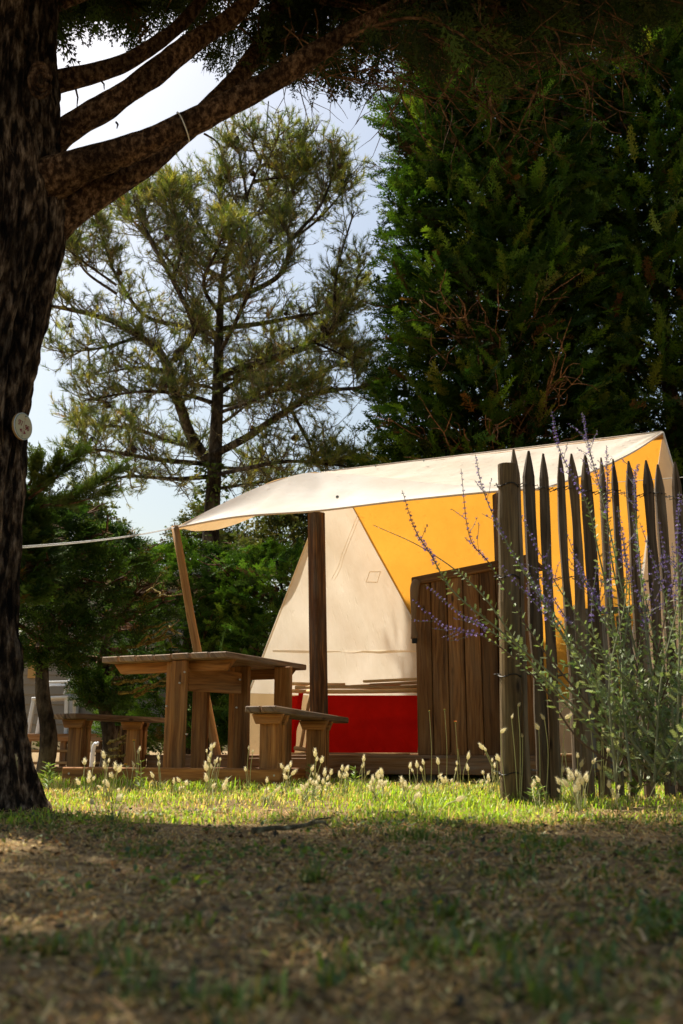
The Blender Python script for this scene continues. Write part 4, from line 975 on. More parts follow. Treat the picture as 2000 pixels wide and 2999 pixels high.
# ================================================================== TALL CYPRESS HEDGE TREES (right)
def column_tree(label, x, y, H, r_at, n, seed, cols, wts, z0=0.2, spr=(.30, .52), temps=SPR_LO, group=None, deadz=None, name='cypress_tree', trunk_r=.16, front=.72, gap=.18, zpow=1.0, lumps=.22, limbs=46, core=0, dead=()):
    t = thing(name, label, 'tree', (x, y, 0), group)
    r = random.Random(seed)
    limb(t, [Vector((x + .06 * math.sin(k * 1.7), y + .05 * math.cos(k * 2.1), lerp(-.1, H * .97, k / 6))) for k in range(7)], [trunk_r, trunk_r * .9, trunk_r * .75, trunk_r * .6, trunk_r * .45, trunk_r * .3, .02], 'trunk', PINEB, 12, .08)
    m = MB()
    for _ in range(limbs):
        z = r.uniform(z0, H * .92); a = r.uniform(0, 6.28); L_ = r_at(z) * r.uniform(.7, 1.0)
        s = wander((x, y, z), (math.cos(a), math.sin(a), .15), L_, 8, .10, .02, r); m.tube(s, [lerp(.035, .006, k / 8) for k in range(9)], 5, cap=False)
        for _2 in range(5):
            q = s[r.randint(2, 8)]; m.tube(wander(q, (math.cos(a) + r.gauss(0, .7), math.sin(a) + r.gauss(0, .7), r.gauss(.1, .4)), L_ * r.uniform(.2, .5), 4, .2, 0, r), [.011, .009, .007, .005, .003], 4, cap=False)
    m.build('branches', DEADB, t)['kind'] = 'stuff'
    pos = []; dr = []; sc_ = []; ck = []
    while len(pos) < n:
        z = z0 + (H - z0) * r.random() ** zpow
        a = r.uniform(math.pi, 2 * math.pi) if r.random() < front else r.uniform(0, 2 * math.pi)
        R0 = r_at(z); lm = mn.noise(Vector((math.cos(a) * 2.4 + seed, math.sin(a) * 2.4, z * 1.5))); l2 = mn.noise(Vector((math.cos(a) * 6 + seed, math.sin(a) * 6, z * 3.4)))
        if deadz and mn.noise(Vector((a * 1.4 + 3, z * .5, seed))) > deadz and r.random() < .82: continue
        if l2 < -gap - .05 and r.random() < .8: continue
        if dead and any((x + math.cos(a) * R0 - q[0]) ** 2 + (z - q[2]) ** 2 < (q[3] * (1 + .5 * l2)) ** 2 and math.sin(a) < 0 for q in dead) and r.random() < .6: continue
        rad = R0 * (1 + lumps * lm + .10 * l2) * (r.random() ** .22 if r.random() < .8 else r.uniform(.5, .9))
        pos.append((x + math.cos(a) * rad, y + math.sin(a) * rad, z)); dr.append((math.cos(a) + r.gauss(0, .45), math.sin(a) + r.gauss(0, .45), .30 + r.gauss(0, .38)))
        sc_.append(r.uniform(*spr))
    N = len(pos); c0 = palette(N, cols, wts, .22)
    pos = np.array(pos); sc_ = np.array(sc_); dr = np.array(dr); pos -= norm(dr) * sc_[:, None] * .6
    V, c_ = scatter(temps, pos, dr, sc_, rng.normal(0, .8, N), c0)
    tris('crown', V, c_, LEAF, t)['kind'] = 'stuff'
    if dead:
        m = MB()
        for q in dead:
            for _ in range(13):
                b0 = Vector((x + r.gauss(0, .05), y + r.uniform(-.3, .1), q[2] + r.uniform(-.7, .3))); e0 = Vector((q[0] + r.gauss(0, q[3] * .7), q[1] + r.gauss(0, .2), q[2] + r.gauss(0, q[3] * .6)))
                s = [b0.lerp(e0, k / 7) + Vector((r.gauss(0, .03), r.gauss(0, .03), r.gauss(0, .03) - .1 * math.sin(k / 7 * 3.14))) for k in range(8)]; m.tube(s, [lerp(.022, .005, k / 7) for k in range(8)], 5, cap=False)
                for _2 in range(7): m.tube(wander(s[r.randint(3, 7)], (e0 - b0) + Vector((r.gauss(0, .9), r.gauss(0, .4), r.gauss(0, .8))), r.uniform(.15, .45), 4, .25, 0, r), [.008, .007, .005, .004, .003], 4, cap=False)
        m.build('dead_twigs', DEADL, t)['kind'] = 'stuff'
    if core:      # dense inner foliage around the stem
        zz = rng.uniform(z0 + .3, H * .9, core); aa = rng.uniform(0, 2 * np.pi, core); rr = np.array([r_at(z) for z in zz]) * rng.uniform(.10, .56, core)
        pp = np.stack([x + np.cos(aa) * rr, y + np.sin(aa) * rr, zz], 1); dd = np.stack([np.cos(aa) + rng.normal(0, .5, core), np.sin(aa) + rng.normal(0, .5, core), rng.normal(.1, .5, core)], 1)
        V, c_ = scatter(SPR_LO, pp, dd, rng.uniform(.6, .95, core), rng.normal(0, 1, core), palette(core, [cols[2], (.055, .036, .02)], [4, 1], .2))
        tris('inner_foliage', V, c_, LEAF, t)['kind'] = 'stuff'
    return t
LEY = [(0.040, 0.088, 0.010), (0.095, 0.175, 0.018), (0.020, 0.046, 0.008), (0.17, 0.21, 0.028), (0.15, 0.075, 0.025)]; LW = [4, 3, 3, .9, .25]
column_tree('tall dense cypress with a sunlit left edge, right of the pine', 2.15, 13.0, 12.5, lambda z: float(np.interp(z, [0, 1.5, 4, 9, 12.5], [1.5, 1.9, 1.93, 1.55, .5])), 7400, 1, LEY, LW, 0.6, (.32, .56), SPR_HED, deadz=.42, gap=.45, front=.8, core=1900, dead=((1.62, 11.4, 5.5, .62), (1.5, 11.4, 3.9, .55), (2.5, 11.3, 4.3, .45)))
column_tree('shaded tall cypress behind the middle of the tent roof', 4.7, 13.3, 12.8, lambda z: float(np.interp(z, [0, 1.5, 4, 9, 12.8], [1.5, 1.9, 1.95, 1.65, .5])), 5000, 2, LEY, LW, 0.6, (.32, .58), SPR_HED, deadz=.38, gap=.45, front=.85, core=1800)
column_tree('dark tall cypress at the right edge behind the fence', 7.2, 13.2, 13.0, lambda z: float(np.interp(z, [0, 1.5, 4, 9, 13], [1.5, 1.9, 1.95, 1.7, .5])), 700, 3, LEY, LW, 0.6, (.7, 1.0))

# ================================================================== LOW HEDGES AND SMALL TREES (left, behind the table)
HC = [(0.050, 0.108, 0.014), (0.10, 0.185, 0.024), (0.028, 0.062, 0.012), (0.14, 0.085, 0.03)]
def rhedge(top): return lambda z: float(np.interp(z, [0, .4, top * .6, top * .88, top], [.75, .95, 1.05, .85, .35]))
column_tree('clipped green cypress bush right behind the tent gable', -0.75, 11.6, 2.55, rhedge(2.55), 1250, 11, HC, [3, 4, 2, .2], .3, (.24, .40), SPR_HED, name='cypress_bush', trunk_r=.06, limbs=22, front=.7, gap=.3)
column_tree('bright-topped cypress bush behind the slanting pole', -1.85, 11.9, 2.62, rhedge(2.62), 1250, 12, HC, [3, 4, 2, .2], .3, (.24, .40), SPR_HED, name='cypress_bush', trunk_r=.06, limbs=22, gap=.3)
JUN = [(0.038, 0.078, 0.015), (0.066, 0.12, 0.022), (0.026, 0.055, 0.014), (0.18, 0.095, 0.03)]
t1 = column_tree('small dark cypress close to the big trunk, bare stem below', at(128, 2100, 7.9).x, 7.9, 2.2, lambda z: float(np.interp(z, [.85, 1.1, 1.6, 2.0, 2.2], [.25, .5, .62, .40, .12])), 1000, 21, JUN, [4, 2, 3, .25], .85, (.16, .28), SPR_MID, trunk_r=.075, limbs=26, gap=.22)
t2 = column_tree('small cypress with mossy dead branches beside the picnic table', at(305, 2150, 8.6).x, 8.6, 2.12, lambda z: float(np.interp(z, [.5, .8, 1.3, 1.8, 2.12], [.22, .34, .66, .50, .15])), 800, 22, JUN, [4, 3, 3, .4], .55, (.16, .27), SPR_MID, trunk_r=.07, limbs=26, gap=.10)
for (pts) in ([(345, 1905), (400, 1890), (440, 1862), (495, 1828)], [(425, 1888), (455, 1875), (500, 1872)], [(430, 1880), (470, 1865), (490, 1850), (496, 1835)], [(330, 2005), (400, 1995), (440, 1982), (486, 1962)], [(345, 2035), (400, 2020), (450, 2000), (490, 1995)], [(400, 2040), (440, 2015), (486, 2005)],
              [(380, 1760), (415, 1745), (440, 1725), (470, 1740)], [(420, 1755), (450, 1752), (492, 1742)], [(395, 1850), (440, 1840), (486, 1826)], [(320, 2175), (350, 2160), (390, 2140)], [(325, 2195), (345, 2190), (362, 2180)], [(320, 2215), (360, 2212), (400, 2200)]):
    m = MB(); P_ = catmull([at(a, b, 8.35 - .22 * i) for i, (a, b) in enumerate(pts)], 4); n = len(P_)
    P_ = [p + Vector((rnd.gauss(0, .008), rnd.gauss(0, .008), rnd.gauss(0, .008))) for p in P_]; m.tube(P_, [lerp(.016, .006, k / (n - 1)) for k in range(n)], 6, rough=.2)
    for _ in range(4): m.tube(wander(rnd.choice(P_[1:]), (1, rnd.gauss(0, .5), rnd.gauss(.1, .5)), rnd.uniform(.06, .16), 3, .25), [.006, .005, .004, .003], 4)
    m.build('dead_branch', MOSS, t2)
# sunlit spray reaching past the trunk into the sky
sp_t = column_tree('slender cypress leaning its sunlit top out from behind the big trunk', at(90, 1700, 6.6).x - .1, 6.6, 1.95, lambda z: float(np.interp(z, [.9, 1.3, 1.7, 1.95], [.15, .32, .26, .08])), 420, 25, JUN, [4, 3, 2, .2], 1.15, (.14, .24), SPR, trunk_r=.05, limbs=18, gap=.2)
pos = []; dr = []; m = MB()
for (A_, B_) in (((80, 1500), (350, 1378)), ((85, 1460), (230, 1330)), ((90, 1480), (300, 1450)), ((85, 1420), (105, 1350)), ((85, 1440), (160, 1365))):
    a, b = at(*A_, 6.5), at(*B_, 6.35); P_ = catmull([a, a.lerp(b, .5) - UP * .03, b], 6); m.tube(P_, [lerp(.012, .003, k / (len(P_) - 1)) for k in range(len(P_))], 5)
    for _ in range(46):
        t = rnd.random() ** .7; p = along(P_, t); dd = (b - a).normalized(); pos.append(p); dr.append(dd * .8 + Vector((rnd.gauss(0, .4), rnd.gauss(0, .4), rnd.gauss(.25, .45))))
m.build('branches', DEADB, sp_t)
V, c_ = scatter(SPR, [tuple(p) for p in pos], [tuple(p) for p in dr], rng.uniform(.10, .19, len(pos)), rng.normal(0, .8, len(pos)), palette(len(pos), [(0.09, .125, .03), (.065, .10, .026)], [1, 1]))
tris('crown', V, c_, LEAF, sp_t)['kind'] = 'stuff'
# olive pines and belt further back
OL = [(0.10, 0.115, 0.040), (0.075, 0.095, 0.034), (0.15, 0.13, 0.055), (.20, .11, .04)]
for k, (lab, x, y, H, rr) in enumerate((('olive-brown conifer low behind the tent gable', -1.0, 20.0, 5.2, 2.3), ('olive conifer low behind the left bushes', -5.0, 19.0, 4.9, 2.4), ('olive conifer far behind the pine trunk', -3.1, 22.0, 5.6, 2.2), ('shaded conifer far behind the big trunk', -8.6, 17.5, 4.2, 2.5), ('green conifer far behind the tall cypresses', 3.2, 17, 11.5, 2.2), ('dark conifer far behind the fence', 7.0, 17.5, 12, 2.6))):
    column_tree(lab, x, y, H, (lambda rr, H: lambda z: float(np.interp(z, [0, .3 * H, .75 * H, H], [rr * .9, rr, rr * .75, .2])))(rr, H), 800, 31 + k, OL, [3, 3, 2, .3], .2, (.5, .85), SPR_LO, trunk_r=.14, limbs=26, gap=.25, name='conifer_tree', lumps=.35)

# ------------------------------------------------------------------ stump, neighbour's terrace
st = thing('tree_stump', 'short furrowed tree stump behind the left bench', 'stump', (at(372, 2240, 8.9).x, 8.9, 0))
m = MB(); sx = st.location.x; vs = []; fs = []; n = 48
for i in range(14):
    z = -.03 + i * .034
    for k in range(n): a = 2 * math.pi * k / n; r = .125 + .03 * max(0, .2 - z) - .018 * (abs(mn.noise(Vector((math.cos(a) * 7, math.sin(a) * 7, z * 2)))) < .12) + .01 * mn.noise(Vector((math.cos(a) * 3, math.sin(a) * 3, z * 5))); vs.append((sx + math.cos(a) * r, 8.9 + math.sin(a) * r, z))
for i in range(13):
    for k in range(n): k2 = (k + 1) % n; fs.append((i * n + k, i * n + k2, (i + 1) * n + k2, (i + 1) * n + k))
fs.append(tuple(13 * n + k for k in range(n))); m.add(vs, fs); m.build('bark', bark_mat('stump_bark', (.05, .03, .015), (.20, .12, .06), (.34, .23, .13), 12, .25), st)
hy = 13.5; mh = thing('mobile_home', 'beige clapboard cabin wall glimpsed behind the left trees', 'cabin', (-3.6, hy, 0))
x0, x1 = at(60, 2000, hy).x, at(330, 2000, hy).x
for i in range(15):
    m = MB(); m.board(Vector(((x0 + x1) / 2 + .5, hy, .48 + i * .13)), Vector((1, 0, 0)), UP + Vector((0, .12, 0)), Vector((0, 1, -.1)), (x1 - x0) + 1.0, .134, .018, .002); m.build('cladding_board', CLAD, mh)
m = MB(); m.board(Vector((at(222, 2000, hy).x, hy - .03, 1.45)), UP, Vector((1, 0, 0)), Vector((0, 1, 0)), 2.1, .14, .06); m.build('corner_trim', CLADW, mh)
m = MB(); m.board(Vector((at(96, 2000, hy).x, hy - .04, 1.45)), UP, Vector((1, 0, 0)), Vector((0, 1, 0)), .6, .12, .05); m.build('door_panel', OCHREP, mh)
m = MB(); m.board(Vector(((x0 + x1) / 2 + .5, hy + 1.0, 2.55)), Vector((1, 0, 0)), Vector((0, 1, 0)), UP, (x1 - x0) + 1.3, 2.3, .08); m.build('roof', CLADW, mh)
ter = thing('terrace_deck', 'low timber terrace with rails before the beige cabin', 'deck', (-3.6, 12.6, 0))
for (zz, th, mat_) in ((.36, .09, DECKW), (.20, .035, POLE), (-.0 + .06, .03, POLE)):
    m = MB(); A_, B_ = at(70, 2170, 12.4), at(420, 2170, 12.4); m.board(Vector(((A_.x + B_.x) / 2, 12.4, zz)), Vector((1, 0, 0)), UP, Vector((0, 1, 0)), B_.x - A_.x, th, .05); m.build('rail', mat_, ter)
for k in range(4):
    m = MB(); A_ = at(80 + k * 105, 2170, 12.42); m.board(Vector((A_.x, 12.45, .18)), UP, Vector((1, 0, 0)), Vector((0, 1, 0)), .36, .07, .07); m.build('post', DECKW, ter)
for k in range(7):
    m = MB(); A_, B_ = at(70, 2170, 12.4), at(420, 2170, 12.4); m.board(Vector(((A_.x + B_.x) / 2, 12.5 + k * .13, .39)), Vector((1, 0, 0)), Vector((0, 1, 0)), UP, B_.x - A_.x, .12, .025); m.build('deck_board', DECKW, ter)
ch = thing('plastic_chair', 'white plastic garden chair seen between the left trunks', 'chair', (at(170, 2160, 12.7).x, 12.7, .40))
cxx = ch.location.x; K = .46
def cb(name, c_, ax, ay, az, a, b, d): m = MB(); m.board(Vector(c_), ax, ay, az, a, b, d, .008); m.build(name, WHITEP, ch)
bk = Vector((.28, .1, .95)).normalized()
for i in range(6): cb('back_slat', (cxx + .14 + .02, 12.55 + i * .075, 1.12), bk, Vector((0, 1, 0)), bk.cross(Vector((0, 1, 0))), .50, .055, .02)
cb('back_rail', (cxx + .23, 12.74, 1.37), Vector((0, 1, 0)), bk, bk.cross(Vector((0, 1, 0))), .48, .07, .03)
cb('seat', (cxx - .08, 12.74, .84), Vector((1, 0, .05)), Vector((0, 1, 0)), Vector((-.05, 0, 1)), .46, .48, .035)
for sx_ in (-.28, .12):
    for sy in (-.2, .2): cb('leg', (cxx + sx_ * 1.1, 12.74 + sy, .615), Vector((sx_ * .35 if sx_ > 0 else -.12, 0, -1)), Vector((0, 1, 0)), Vector((1, 0, 0)), .44, .05, .05)
for sy in (-.24, .24): cb('armrest', (cxx - .06, 12.74 + sy, 1.03), Vector((1, 0, .02)), Vector((0, 1, 0)), UP, .42, .05, .03)
wb = thing('white_box', 'low white plastic box on the terrace behind the left bench', 'box', (at(265, 2160, 12.8).x, 12.8, .40))
m = MB(); m.board(Vector((wb.location.x, 12.8, .50)), Vector((1, 0, 0)), UP, Vector((0, 1, 0)), .42, .19, .3, .02); m.build('body', WHITEP, wb)
m = MB(); m.board(Vector((wb.location.x, 12.8, .612)), Vector((1, 0, 0)), UP, Vector((0, 1, 0)), .45, .03, .33, .008); m.build('lid', WHITEP, wb)
sp_ = thing('standpipe', 'bent white pipe standing before the terrace behind the left bench', 'pipe', (at(268, 2235, 10.5).x, 10.5, 0))
m = MB(); q = Vector(sp_.location); m.tube(catmull([q, q + Vector((.01, 0, .22)), q + Vector((.03, 0, .27)), q + Vector((.06, 0, .27))], 5), .022, 8); m.build('tube', WHITEP, sp_, smooth=True)

# ================================================================== RUSSIAN SAGE
sage = thing('sage_bush', 'large Russian sage bush with purple flower spikes before the fence', 'bush', (1.25, 3.95, 0))
def build_sage():
    stems = [
        [(1890, 2290), (1700, 2170), (1580, 2000), (1430, 1872), (1300, 1832), (1203, 1748)],
        [(1900, 2270), (1640, 2030), (1500, 1890), (1360, 1805), (1245, 1712)],
        [(1880, 2280), (1600, 2000), (1410, 1740), (1250, 1612), (1092, 1537)],
        [(1910, 2260), (1700, 2050), (1480, 1860), (1330, 1735), (1262, 1625), (1215, 1550), (1177, 1435)],
        [(1915, 2270), (1720, 2060), (1560, 1860), (1440, 1660), (1375, 1570), (1350, 1372)],
        [(1920, 2260), (1740, 2020), (1600, 1780), (1490, 1600), (1418, 1445), (1392, 1332)],
        [(1940, 2260), (1830, 1950), (1760, 1650), (1720, 1480), (1640, 1320), (1614, 1200)],
        [(1950, 2260), (1860, 1900), (1800, 1620), (1762, 1450), (1725, 1310), (1705, 1206)],
        [(1960, 2260), (1850, 1900), (1785, 1600), (1779, 1420), (1776, 1305)],
        [(1960, 2260), (1900, 1900), (1870, 1600), (1858, 1420), (1870, 1358)],
        [(1960, 2260), (1930, 1950), (1880, 1700), (1850, 1500)], [(1980, 2260), (1990, 1900), (1985, 1600), (1990, 1440)]]
    r = random.Random(5)
    for k in range(25):
        tx = r.uniform(1440, 2080); ty = r.uniform(1480, 1720) + max(0, 1560 - tx) * .5; bx_ = r.uniform(1790, 2060)
        stems.append([(bx_, 2290), (lerp(bx_, tx, .35) + r.uniform(-30, 30), lerp(2290, ty, .38)), (lerp(bx_, tx, .72) + r.uniform(-30, 30), lerp(2290, ty, .70)), (tx, ty)])
    for k in range(11):
        tx = r.uniform(1600, 2080); ty = r.uniform(1850, 2150); bx_ = r.uniform(1780, 2060)
        stems.append([(bx_, 2300), (lerp(bx_, tx, .5), lerp(2300, ty, .55)), (tx, ty)])
    lp, ld_, fp, fd, lc = [], [], [], [], []
    spikes = []
    for i, s in enumerate(stems):
        Y0 = r.uniform(3.75, 4.15); Y1 = r.uniform(3.55, 4.25)
        P = catmull([at(a, b, lerp(Y0, Y1, k / (len(s) - 1))) for k, (a, b) in enumerate(s)], 8); n = len(P)
        m = MB(); m.tube(P, [lerp(.0052, .0011, k / (n - 1)) for k in range(n)], 5); m.build('stem', STEMS if i % 4 else STEMB, sage)
        Ln = sum((P[k + 1] - P[k]).length for k in range(n - 1)); flowering = i < 37
        bare = (i == 2)
        nodes = int(Ln / .023)
        for k in range(nodes):
            t = k / nodes; p = along(P, t); d = (along(P, min(1, t + .02)) - along(P, max(0, t - .02))).normalized()
            fl0 = (.62 if i < 12 else .70) if flowering else 1.1
            if t > fl0:
                if bare:
                    fp.append((p, d, .006, 2)); continue
                for q in range(4):
                    a = r.uniform(0, 6.28); e1 = d.cross(Vector((.3, .2, 1))).normalized(); e2 = d.cross(e1); o = (e1 * math.cos(a) + e2 * math.sin(a))
                    sz = lerp(.0105, .005, (t - fl0) / (1 - fl0)); fp.append((p + o * .002, o + d * .5, sz * r.uniform(.7, 1.3), 0 if r.random() < .75 else 1))
                if t < .86 and r.random() < (.28 if i > 11 else .22):     # side spikelets
                    e1 = d.cross(Vector((r.gauss(0, 1), r.gauss(0, 1), r.gauss(0, 1)))).normalized(); L_ = r.uniform(.06, .17) * (1.25 - t)
                    w_ = wander(p, d * .75 + e1 * .8, L_ * 1.6, 6, .07, .05, r); mm = spikes; mm.append(w_)
                    for z in range(9):
                        tt = r.uniform(.15, 1); pp = along(w_, tt); a = Vector((r.gauss(0, 1), r.gauss(0, 1), r.gauss(0, 1))).normalized(); fp.append((pp, a, r.uniform(.0045, .0075), 0 if r.random() < .8 else 1))
            elif t > .10 or r.random() < .3:
                dens = 2 if t > .2 else 1
                for q in range(dens + (r.random() < .6)):
                    a = r.uniform(0, 6.28); e1 = d.cross(Vector((.3, .2, 1))).normalized(); e2 = d.cross(e1)
                    lp.append(tuple(p)); ld_.append(tuple((e1 * math.cos(a) + e2 * math.sin(a)) * 1.0 + d * .7)); lc.append(lerp(.058, .022, min(1, t / max(fl0, .6))) * r.uniform(.6, 1.2) if flowering else r.uniform(.036, .064))
    m = MB()
    for w_ in spikes: m.tube(w_, [.0012] * len(w_), 3, cap=False)
    m.build('side_spikes', STEMS, sage)['kind'] = 'stuff'
    # deeply cut leaf
    T = []
    def qd(p, d, L_, wd): 
        s = np.array([-d[1], d[0], 0]) * wd; p = np.array(p); d = np.array(d)
        T.extend([p, p + d * L_ * .5 + s, p + d * L_, p, p + d * L_, p + d * L_ * .5 - s])
    qd((0, 0, 0), (1, 0, .0), 1, .05)
    for k, t in enumerate((.25, .42, .58, .74)):
        for sg in (-1, 1): a = R(42); qd((t, 0, 0), (math.cos(a), sg * math.sin(a), .06), .30 * (1.15 - t * .6), .045)
    T = np.array(T)
    N = len(lp); V, c_ = scatter([T], lp, ld_, np.array(lc), rng.uniform(-.9, .9, N), palette(N, [(0.21, 0.27, 0.11), (0.33, 0.39, 0.20), (0.12, 0.18, 0.06)], [3, 2, 2], .25))
    tris('leaves', V, c_, SAGE, sage)['kind'] = 'stuff'
    F = []
    for k in range(5):
        a = k * 1.2566; F += [(0, 0, 0), (.7, math.cos(a) * .5 + .2, math.sin(a) * .5), (1, math.cos(a + .5) * .55, math.sin(a + .5) * .55)]
    F = np.array(F, float); cl_ = [(0.17, 0.125, 0.33), (0.32, 0.26, 0.50), (0.62, 0.60, 0.52)]
    N = len(fp); V, c_ = scatter([F], [tuple(f[0]) for f in fp], [tuple(f[1]) for f in fp], np.array([f[2] for f in fp]), rng.uniform(0, 6, N), np.array([cl_[f[3]] for f in fp]) * rng.lognormal(0, .22, (N, 1)))
    tris('flowers', V, c_, PETAL, sage)['kind'] = 'stuff'
STEMS = simple('sage_stem', (0.20, 0.21, 0.11), 0.7); STEMB = simple('sage_stem_brown', (0.12, 0.075, 0.05), 0.7)
build_sage()

# ================================================================== GRASSES
def blades(n, xy, h, lean, wid, cols):
    n = len(xy); a = rng.uniform(0, 2 * np.pi, n); d = np.stack([np.cos(a), np.sin(a), np.zeros(n)], 1); s = np.stack([-d[:, 1], d[:, 0], np.zeros(n)], 1) * wid[:, None]
    z0 = np.array([gz(x, y) for x, y in xy]) - .004
    b = np.concatenate([xy, z0[:, None]], 1); up = np.array([0, 0, 1.0])
    p1 = b + d * (lean * h * .35)[:, None] + up * (h * .6)[:, None]; p2 = b + d * (lean * h)[:, None] + up * (h * (1 - .35 * np.clip(lean, 0, 1.6)))[:, None]
    V = np.stack([b - s, b + s, p1 + s * .8, b - s, p1 + s * .8, p1 - s * .8, p1 - s * .8, p1 + s * .8, p2], 1)
    return V.reshape(-1, 3), np.repeat(cols, 9, 0)
def npnoise(xy, f, s): return np.array([mn.noise(Vector((x * f, y * f, s))) for x, y in xy])
def lawn():
    GR = [(0.25, 0.43, 0.026), (0.37, 0.51, 0.042), (0.46, 0.38, 0.13), (0.58, 0.46, 0.24)]
    # sunlit strip and beyond
    n = 80000; Y = 3.0 + 5.5 * rng.random(n) ** 1.25; X = rng.uniform(-.52, .52, n) * (Y + .4); xy = np.stack([X, Y], 1)
    pn = npnoise(xy, 1.1, 4.0) + .5 * npnoise(xy, 3.5, 9.0)
    edge_ = np.clip((Y - 3.7) / .7, 0, 1); keep = rng.random(n) < np.clip(.16 + edge_ * .8 + pn * .5, .05, 1); xy = xy[keep]; pn = pn[keep]; Yk = xy[:, 1]
    N = len(xy); h = rng.uniform(.018, .050, N) * (1 + .6 * np.clip(pn, -.4, 1)) * np.interp(Yk, [3, 3.8, 5.2, 6.0], [.6, .8, 1.15, 1.4])
    h *= 1 + .9 * np.clip(npnoise(xy, 7.0, 21.0), 0, 1); dry = rng.random(N) < np.clip(.40 - pn * .5, .08, .85); cols = palette(N, GR[:2], [1, 1], .25); cols[dry] = palette(dry.sum(), GR[2:], [1, 1], .25)
    V, c_ = blades(N, xy, h, rng.uniform(.2, 1.5, N), rng.uniform(.0016, .0032, N), cols)
    o = tris('grass', V, c_, GRASS); tag(o, 'sunlit short green and straw-coloured grass before the tent', 'grass', kind='stuff')
    # shaded foreground: dry thatch and scattered green tufts
    n = 66000; Y = .45 + 3.3 * rng.random(n) ** 1.15; X = rng.uniform(-.62, .62, n) * (Y + .25); xy = np.stack([X, Y], 1)
    a = rng.uniform(0, 2 * np.pi, n); L_ = rng.uniform(.005, .017, n); z0 = np.array([gz(x, y) for x, y in xy]) + rng.uniform(.0, .010, n)
    d = np.stack([np.cos(a), np.sin(a), rng.normal(.22, .40, n)], 1); d = norm(d) * L_[:, None]; s = norm(np.stack([-d[:, 1], d[:, 0], rng.normal(0, .004, n)], 1)) * rng.uniform(.0009, .0022, n)[:, None]
    b = np.concatenate([xy, z0[:, None]], 1); V = np.stack([b - s, b + s, b + d + s * .5, b - s, b + d + s * .5, b + d - s * .5], 1).reshape(-1, 3)
    c_ = np.repeat(palette(n, [(0.70, 0.44, 0.165), (0.46, 0.26, 0.09), (0.85, 0.60, 0.28), (0.11, 0.058, 0.02), (.30, .29, .06)], [4, 3.4, 2.8, 1.8, 1.6], .22), 6, 0)
    o = tris('dry_grass', V, c_, STRAW); tag(o, 'dry brown thatch and straw covering the shaded foreground', 'grass', kind='stuff')
    cen = []; 
    for _ in range(1500):
        y = .55 + 3.2 * rnd.random() ** 1.05; x = rnd.uniform(-.5, .5) * (y + .25)
        if mn.noise(Vector((x * 1.6, y * 1.6, 12))) + .45 * mn.noise(Vector((x * 5, y * 5, 2))) > .10 + rnd.uniform(-.12, .2): cen.append((x, y, rnd.uniform(.35, 1)))
    # larger tufts seen in the photograph
    for (px, py, k) in ((900, 2570, 1.5), (950, 2640, 1.2), (1930, 2700, 1.3), (470, 2500, 1.5), (1230, 2790, 1.6), (1180, 2570, 1.5), (100, 2760, 1.5), (250, 2830, 1.6), (1480, 2840, 1.7), (1520, 2900, 1.7), (600, 2900, 1.6), (1050, 2430, 1.3), (1690, 2360, 1.5), (280, 2450, 1.1), (1900, 2500, 1.2), (430, 2850, 1.3), (850, 2880, 1.3), (1650, 2620, 1.2), (1400, 2660, 1.3), (1620, 2960, 1.4), (700, 2330, 1.4), (1080, 2320, 1.2), (1150, 2460, 1.2), (1500, 2560, 1.2)):
        p = atz(px, py, 0); 
        for _ in range(3): cen.append((p.x + rnd.gauss(0, .025), p.y + rnd.gauss(0, .04), k * .6))
    xy = []; h = []
    for (x, y, k) in cen:
        for _ in range(rnd.randint(10, 24)): xy.append((x + rnd.gauss(0, .014 * k), y + rnd.gauss(0, .014 * k))); h.append(rnd.uniform(.014, .046) * k)
    xy = np.array(xy); h = np.array(h); N = len(xy)
    V, c_ = blades(N, xy, h, rng.uniform(.2, 1.5, N), rng.uniform(.0014, .0030, N), palette(N, [(0.11, 0.18, 0.028), (.18, .23, .04), (.27, .22, .07), (.08, .13, .03)], [3, 2, 1.4, 1.5], .22))
    o = tris('grass_tufts', V, c_, GRASS); tag(o, 'green grass tufts scattered over the dry shaded lawn', 'grass', kind='stuff')
    # small clover-like leaves in patches
    n = 26000; Y = .5 + 3.3 * rng.random(n); X = rng.uniform(-.55, .55, n) * (Y + .3); xy = np.stack([X, Y], 1); pn = npnoise(xy, 2.6, 31.0) + .6 * npnoise(xy, 8.0, 33.0)
    k = pn > .22; X, Y = X[k], Y[k]; n = len(X); z = np.array([gz(x, y) for x, y in zip(X, Y)]) + rng.uniform(.004, .018, n)
    T = np.array([(0, 0, 0), (.5, .38, .08), (1, 0, 0), (0, 0, 0), (1, 0, 0), (.5, -.38, .08)], float)
    V, c_ = scatter([T], np.stack([X, Y, z], 1), np.stack([rng.normal(0, 1, n), rng.normal(0, 1, n), rng.normal(.4, .4, n)], 1), rng.uniform(.007, .017, n), rng.uniform(-.8, .8, n), palette(n, [(.07, .13, .025), (.12, .19, .03), (.20, .24, .04), (.16, .11, .04)], [3, 3, 1.4, .8], .3))
    o = tris('ground_cover', V, c_, GRASS); tag(o, 'low small-leaved green weeds in patches on the shaded lawn', 'weeds', kind='stuff')
    # fallen brown leaves and scraps
    n = 2600; Y = .5 + 3.2 * rng.random(n); X = rng.uniform(-.55, .55, n) * (Y + .3); z = np.array([gz(x, y) for x, y in zip(X, Y)]) + .008
    T = np.array([(0, 0, 0), (.5, .3, .1), (1, 0, 0), (0, 0, 0), (1, 0, 0), (.5, -.3, .12)], float)
    V, c_ = scatter([T], np.stack([X, Y, z], 1), np.stack([rng.normal(0, 1, n), rng.normal(0, 1, n), rng.normal(0.1, .3, n)], 1), rng.uniform(.008, .022, n), rng.uniform(-.8, .8, n), palette(n, [(0.12, 0.07, 0.035), (.06, .04, .025), (.22, .13, .06)], [2, 2, 1], .3))
